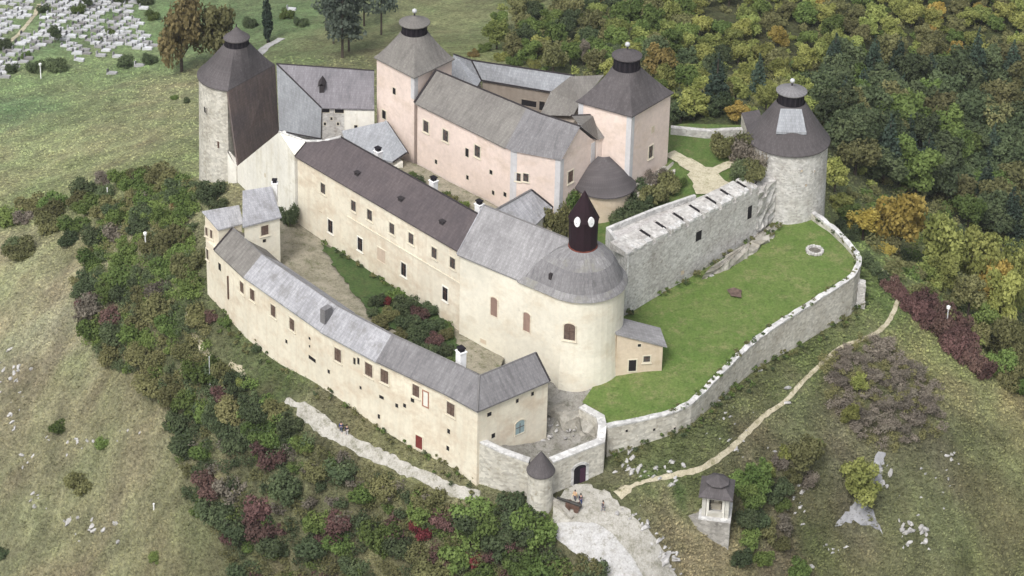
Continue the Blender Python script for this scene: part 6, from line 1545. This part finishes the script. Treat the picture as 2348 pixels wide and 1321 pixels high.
# ================================================================== cannon
p0 = gpix(1318, 1172); 
G = thing('cannon', 'dark old cannon on a low timber carriage beside the gateway', 'cannon', p0)
b0 = at(1278, 1141, p0[2] + 1.25); b1 = at(1332, 1160, p0[2] + .85)
dv = Vector(b1 - b0).normalized()
m = MB(); L_ = np.linalg.norm(b1 - b0); pts = [b0 + (b1 - b0) * t for t in (-.02, .0, .05, .5, .52, .9, .93, 1.0, 1.04)]; m.tube(pts, [.14, .2, .15, .19, .22, .26, .30, .28, .10], 14); part('barrel', m, plain("cast_iron", (0.035, 0.033, 0.03), .3, 3, .5), G)
dh = (b1 - b0)[:2]; dh /= np.linalg.norm(dh); nh = np.array([-dh[1], dh[0]]); mc = (b0 + (b1 - b0) * .68)
gzc = ground(mc[0], mc[1])
for s in (-1, 1):
    m = MB(); c = mc[:2] + nh * s * .34; m.box(c, dh, nh, .95, .06, gzc + .25, [mc[2] + .1, mc[2] - .15, mc[2] - .15, mc[2] + .1]); part('carriage_cheek', m, TIMBER, G)
    for t in (-.6, .55):
        q = mc[:2] + nh * s * .5 + dh * t; w_ = MB(); zc = ground(q[0], q[1]) + .38
        pts = [(*(q + dh * .34 * math.cos(a) + nh * o), zc + .34 * math.sin(a)) for o in (-.06, .06) for a in [6.283 * k / 14 for k in range(14)]]
        w_.add(pts, [tuple(range(14)), tuple(range(27, 13, -1))] + [(i, i + 14, (i + 1) % 14 + 14, (i + 1) % 14) for i in range(14)]); part('wheel', w_, TIMBER, G)
m = MB(); wall_line(m, [xy(1262,1148,-.6), xy(1290,1172,-1), xy(1310,1192,-1.5)], [-.2, -.6, -1.2], -4, .5, 1); G = thing('retaining_wall', 'low stone retaining wall between the turret and the cannon', 'wall', (7, 220, -2)); part('masonry', m, RUBBLE, G)

# ================================================================== people
SKIN = plain("skin", (0.50, 0.32, 0.24), .05); HAIR = plain("hair", (0.03, 0.022, 0.018), .1)
def skin_obj(name, nodes, edges, radii, mat, parent):
    me = bpy.data.meshes.new(name); me.from_pydata(nodes, edges, []); me.materials.append(mat)
    o = bpy.data.objects.new(name, me); COL.objects.link(o); o.parent = parent
    sk = o.modifiers.new('skin', 'SKIN'); ss = o.modifiers.new('sub', 'SUBSURF'); ss.levels = 1; ss.render_levels = 1
    lay = me.skin_vertices[0].data if len(me.skin_vertices) else None
    for i, r in enumerate(radii): lay[i].radius = (r, r) if not isinstance(r, tuple) else r
    lay[0].use_root = True
    return o
import bmesh as _bm
def person(px, rot, label, top, legs, stride=.12, arm=.1, p=None):
    p = gpix(*px) if p is None else p
    G = thing('person', label, 'person', p); G.rotation_euler = (0, 0, rot)
    def mk(name, N, E_, Rd, mat):
        me = bpy.data.meshes.new(name); b = _bm.new(); b.verts.layers.skin.new(); lay = b.verts.layers.skin.active; vs = [b.verts.new(n) for n in N]
        for v, r in zip(vs, Rd): v[lay].radius = (r, r) if not isinstance(r, tuple) else r
        vs[0][lay].use_root = True
        for a, c in E_: b.edges.new((vs[a], vs[c]))
        b.to_mesh(me); b.free(); me.materials.append(mat); o = bpy.data.objects.new(name, me); COL.objects.link(o); o.parent = G
        o.modifiers.new('skin', 'SKIN'); s = o.modifiers.new('sub', 'SUBSURF'); s.levels = 1; s.render_levels = 1; return o
    N = [(0,0,.95),(0,0,1.15),(0,-.01,1.38),(0,0,1.50),(0,-.02,1.60),(0,-.03,1.72)]; E_ = [(0,1),(1,2),(2,3),(3,4),(4,5)]; Rd = [(.15,.11),(.14,.10),(.15,.10),.055,.085,.075]
    for s in (-1, 1):
        k = len(N); N += [(s*.10,0,.88),(s*.10,-s*stride*.4,.50),(s*.10,-s*stride,.08),(s*.10,-s*stride-.14,.03)]; E_ += [(0,k),(k,k+1),(k+1,k+2),(k+2,k+3)]; Rd += [.09,.06,.045,.035]
        k = len(N); N += [(s*.20,0,1.40),(s*.25,.02+s*arm*.3,1.13),(s*.26,-.06+s*arm,.88),(s*.26,-.08+s*arm,.80)]; E_ += [(2,k),(k,k+1),(k+1,k+2),(k+2,k+3)]; Rd += [.055,.045,.033,.03]
        h = k + 3
        for f in range(4):
            j = len(N); N += [(s*(.235+.018*f),-.09+s*arm-.01*f,.755),(s*(.235+.018*f),-.10+s*arm,.71+.008*abs(f-1.5))]; E_ += [(h,j),(j,j+1)]; Rd += [.009,.008]
        j = len(N); N += [(s*.245,-.125+s*arm,.78)]; E_ += [(h,j)]; Rd += [.010]
    mk('body', N, E_, Rd, SKIN)
    N = [(0,0,.93),(0,0,1.15),(0,-.01,1.38),(0,0,1.47)]; E_ = [(0,1),(1,2),(2,3)]; Rd = [(.175,.13),(.165,.12),(.175,.12),.075]
    for s in (-1, 1):
        k = len(N); N += [(s*.20,0,1.40),(s*.25,.02+s*arm*.3,1.13),(s*.26,-.055+s*arm,.90)]; E_ += [(2,k),(k,k+1),(k+1,k+2)]; Rd += [.075,.06,.048]
    mk('jacket', N, E_, Rd, top)
    N = [(0,0,.96)]; E_ = []; Rd = [(.17,.125)]
    for s in (-1, 1):
        k = len(N); N += [(s*.10,0,.86),(s*.10,-s*stride*.4,.50),(s*.10,-s*stride,.11)]; E_ += [(0,k),(k,k+1),(k+1,k+2)]; Rd += [.105,.075,.062]
    mk('trousers', N, E_, Rd, legs)
    m = MB(); 
    for k in range(7):
        pass
    hm = MB(); hm.lathe((0, .0), [(.100, 1.63), (.108, 1.70), (.10, 1.76), (.06, 1.815), (.01, 1.83)], 12)
    me = hm.mesh('hair', HAIR); o = bpy.data.objects.new('hair', me); COL.objects.link(o); o.parent = G
    fm = MB(); fm.lathe((-.032, -.098), [(.001, 1.655), (.012, 1.665), (.001, 1.677)], 6); fm.lathe((.032, -.098), [(.001, 1.655), (.012, 1.665), (.001, 1.677)], 6); me = fm.mesh('eyes', DARK); o = bpy.data.objects.new('eye', me); COL.objects.link(o); o.parent = G
    nm = MB(); nm.lathe((0, -.115), [(.004, 1.665), (.016, 1.625), (.002, 1.612)], 6); me = nm.mesh('nose', SKIN); o = bpy.data.objects.new('nose', me); COL.objects.link(o); o.parent = G
    return G
cl = lambda n, c: plain(n, c, .12, 4)
NAVY = cl("navy_cloth", (0.02, 0.025, 0.06)); BLUE = cl("blue_cloth", (0.03, 0.05, 0.16)); GREYC = cl("grey_cloth", (0.10, 0.10, 0.12)); TAN = cl("apricot_cloth", (0.62, 0.42, 0.22)); JEAN = cl("denim", (0.08, 0.10, 0.15))
person((1331,1158), .4, 'person in dark navy clothes standing at the right end of the cannon', NAVY, BLUE)
person((1318,1150), -.5, 'person in an apricot top standing behind the cannon', TAN, GREYC)
person((1382,1174), .9, 'person in dark grey walking alone on the gravel road', GREYC, cl("light_trousers", (0.25, 0.25, 0.28)), .2, .15)
person((782,992), .2, 'person in a blue jacket walking on the gravel path, left of two', BLUE, JEAN, .18)
person((795,999), .6, 'person in dark clothes with pale trousers on the gravel path, right of two', NAVY, cl("pale_trousers", (0.5, 0.5, 0.52)), .16)

# ================================================================== haze
hz = bpy.data.materials.new('haze_air'); hz.use_nodes = True; ht = hz.node_tree
ht.nodes.remove(ht.nodes["Principled BSDF"])
pv = ht.nodes.new("ShaderNodeVolumePrincipled"); pv.inputs["Color"].default_value = (0.86, 0.90, 0.95, 1); pv.inputs["Density"].default_value = 0.00008; pv.inputs["Anisotropy"].default_value = 0.2
ht.links.new(pv.outputs[0], [n for n in ht.nodes if n.type == 'OUTPUT_MATERIAL'][0].inputs["Volume"])
zlo = float(ZZ.min()) - 1.0
m = MB(); m.prism([(-3400, -3400), (3400, -3400), (3400, 3900), (-3400, 3900)], zlo, H + 4)
me = m.mesh('haze', hz, uv=False); o = bpy.data.objects.new('haze', me); COL.objects.link(o); tag(o, kind='stuff')
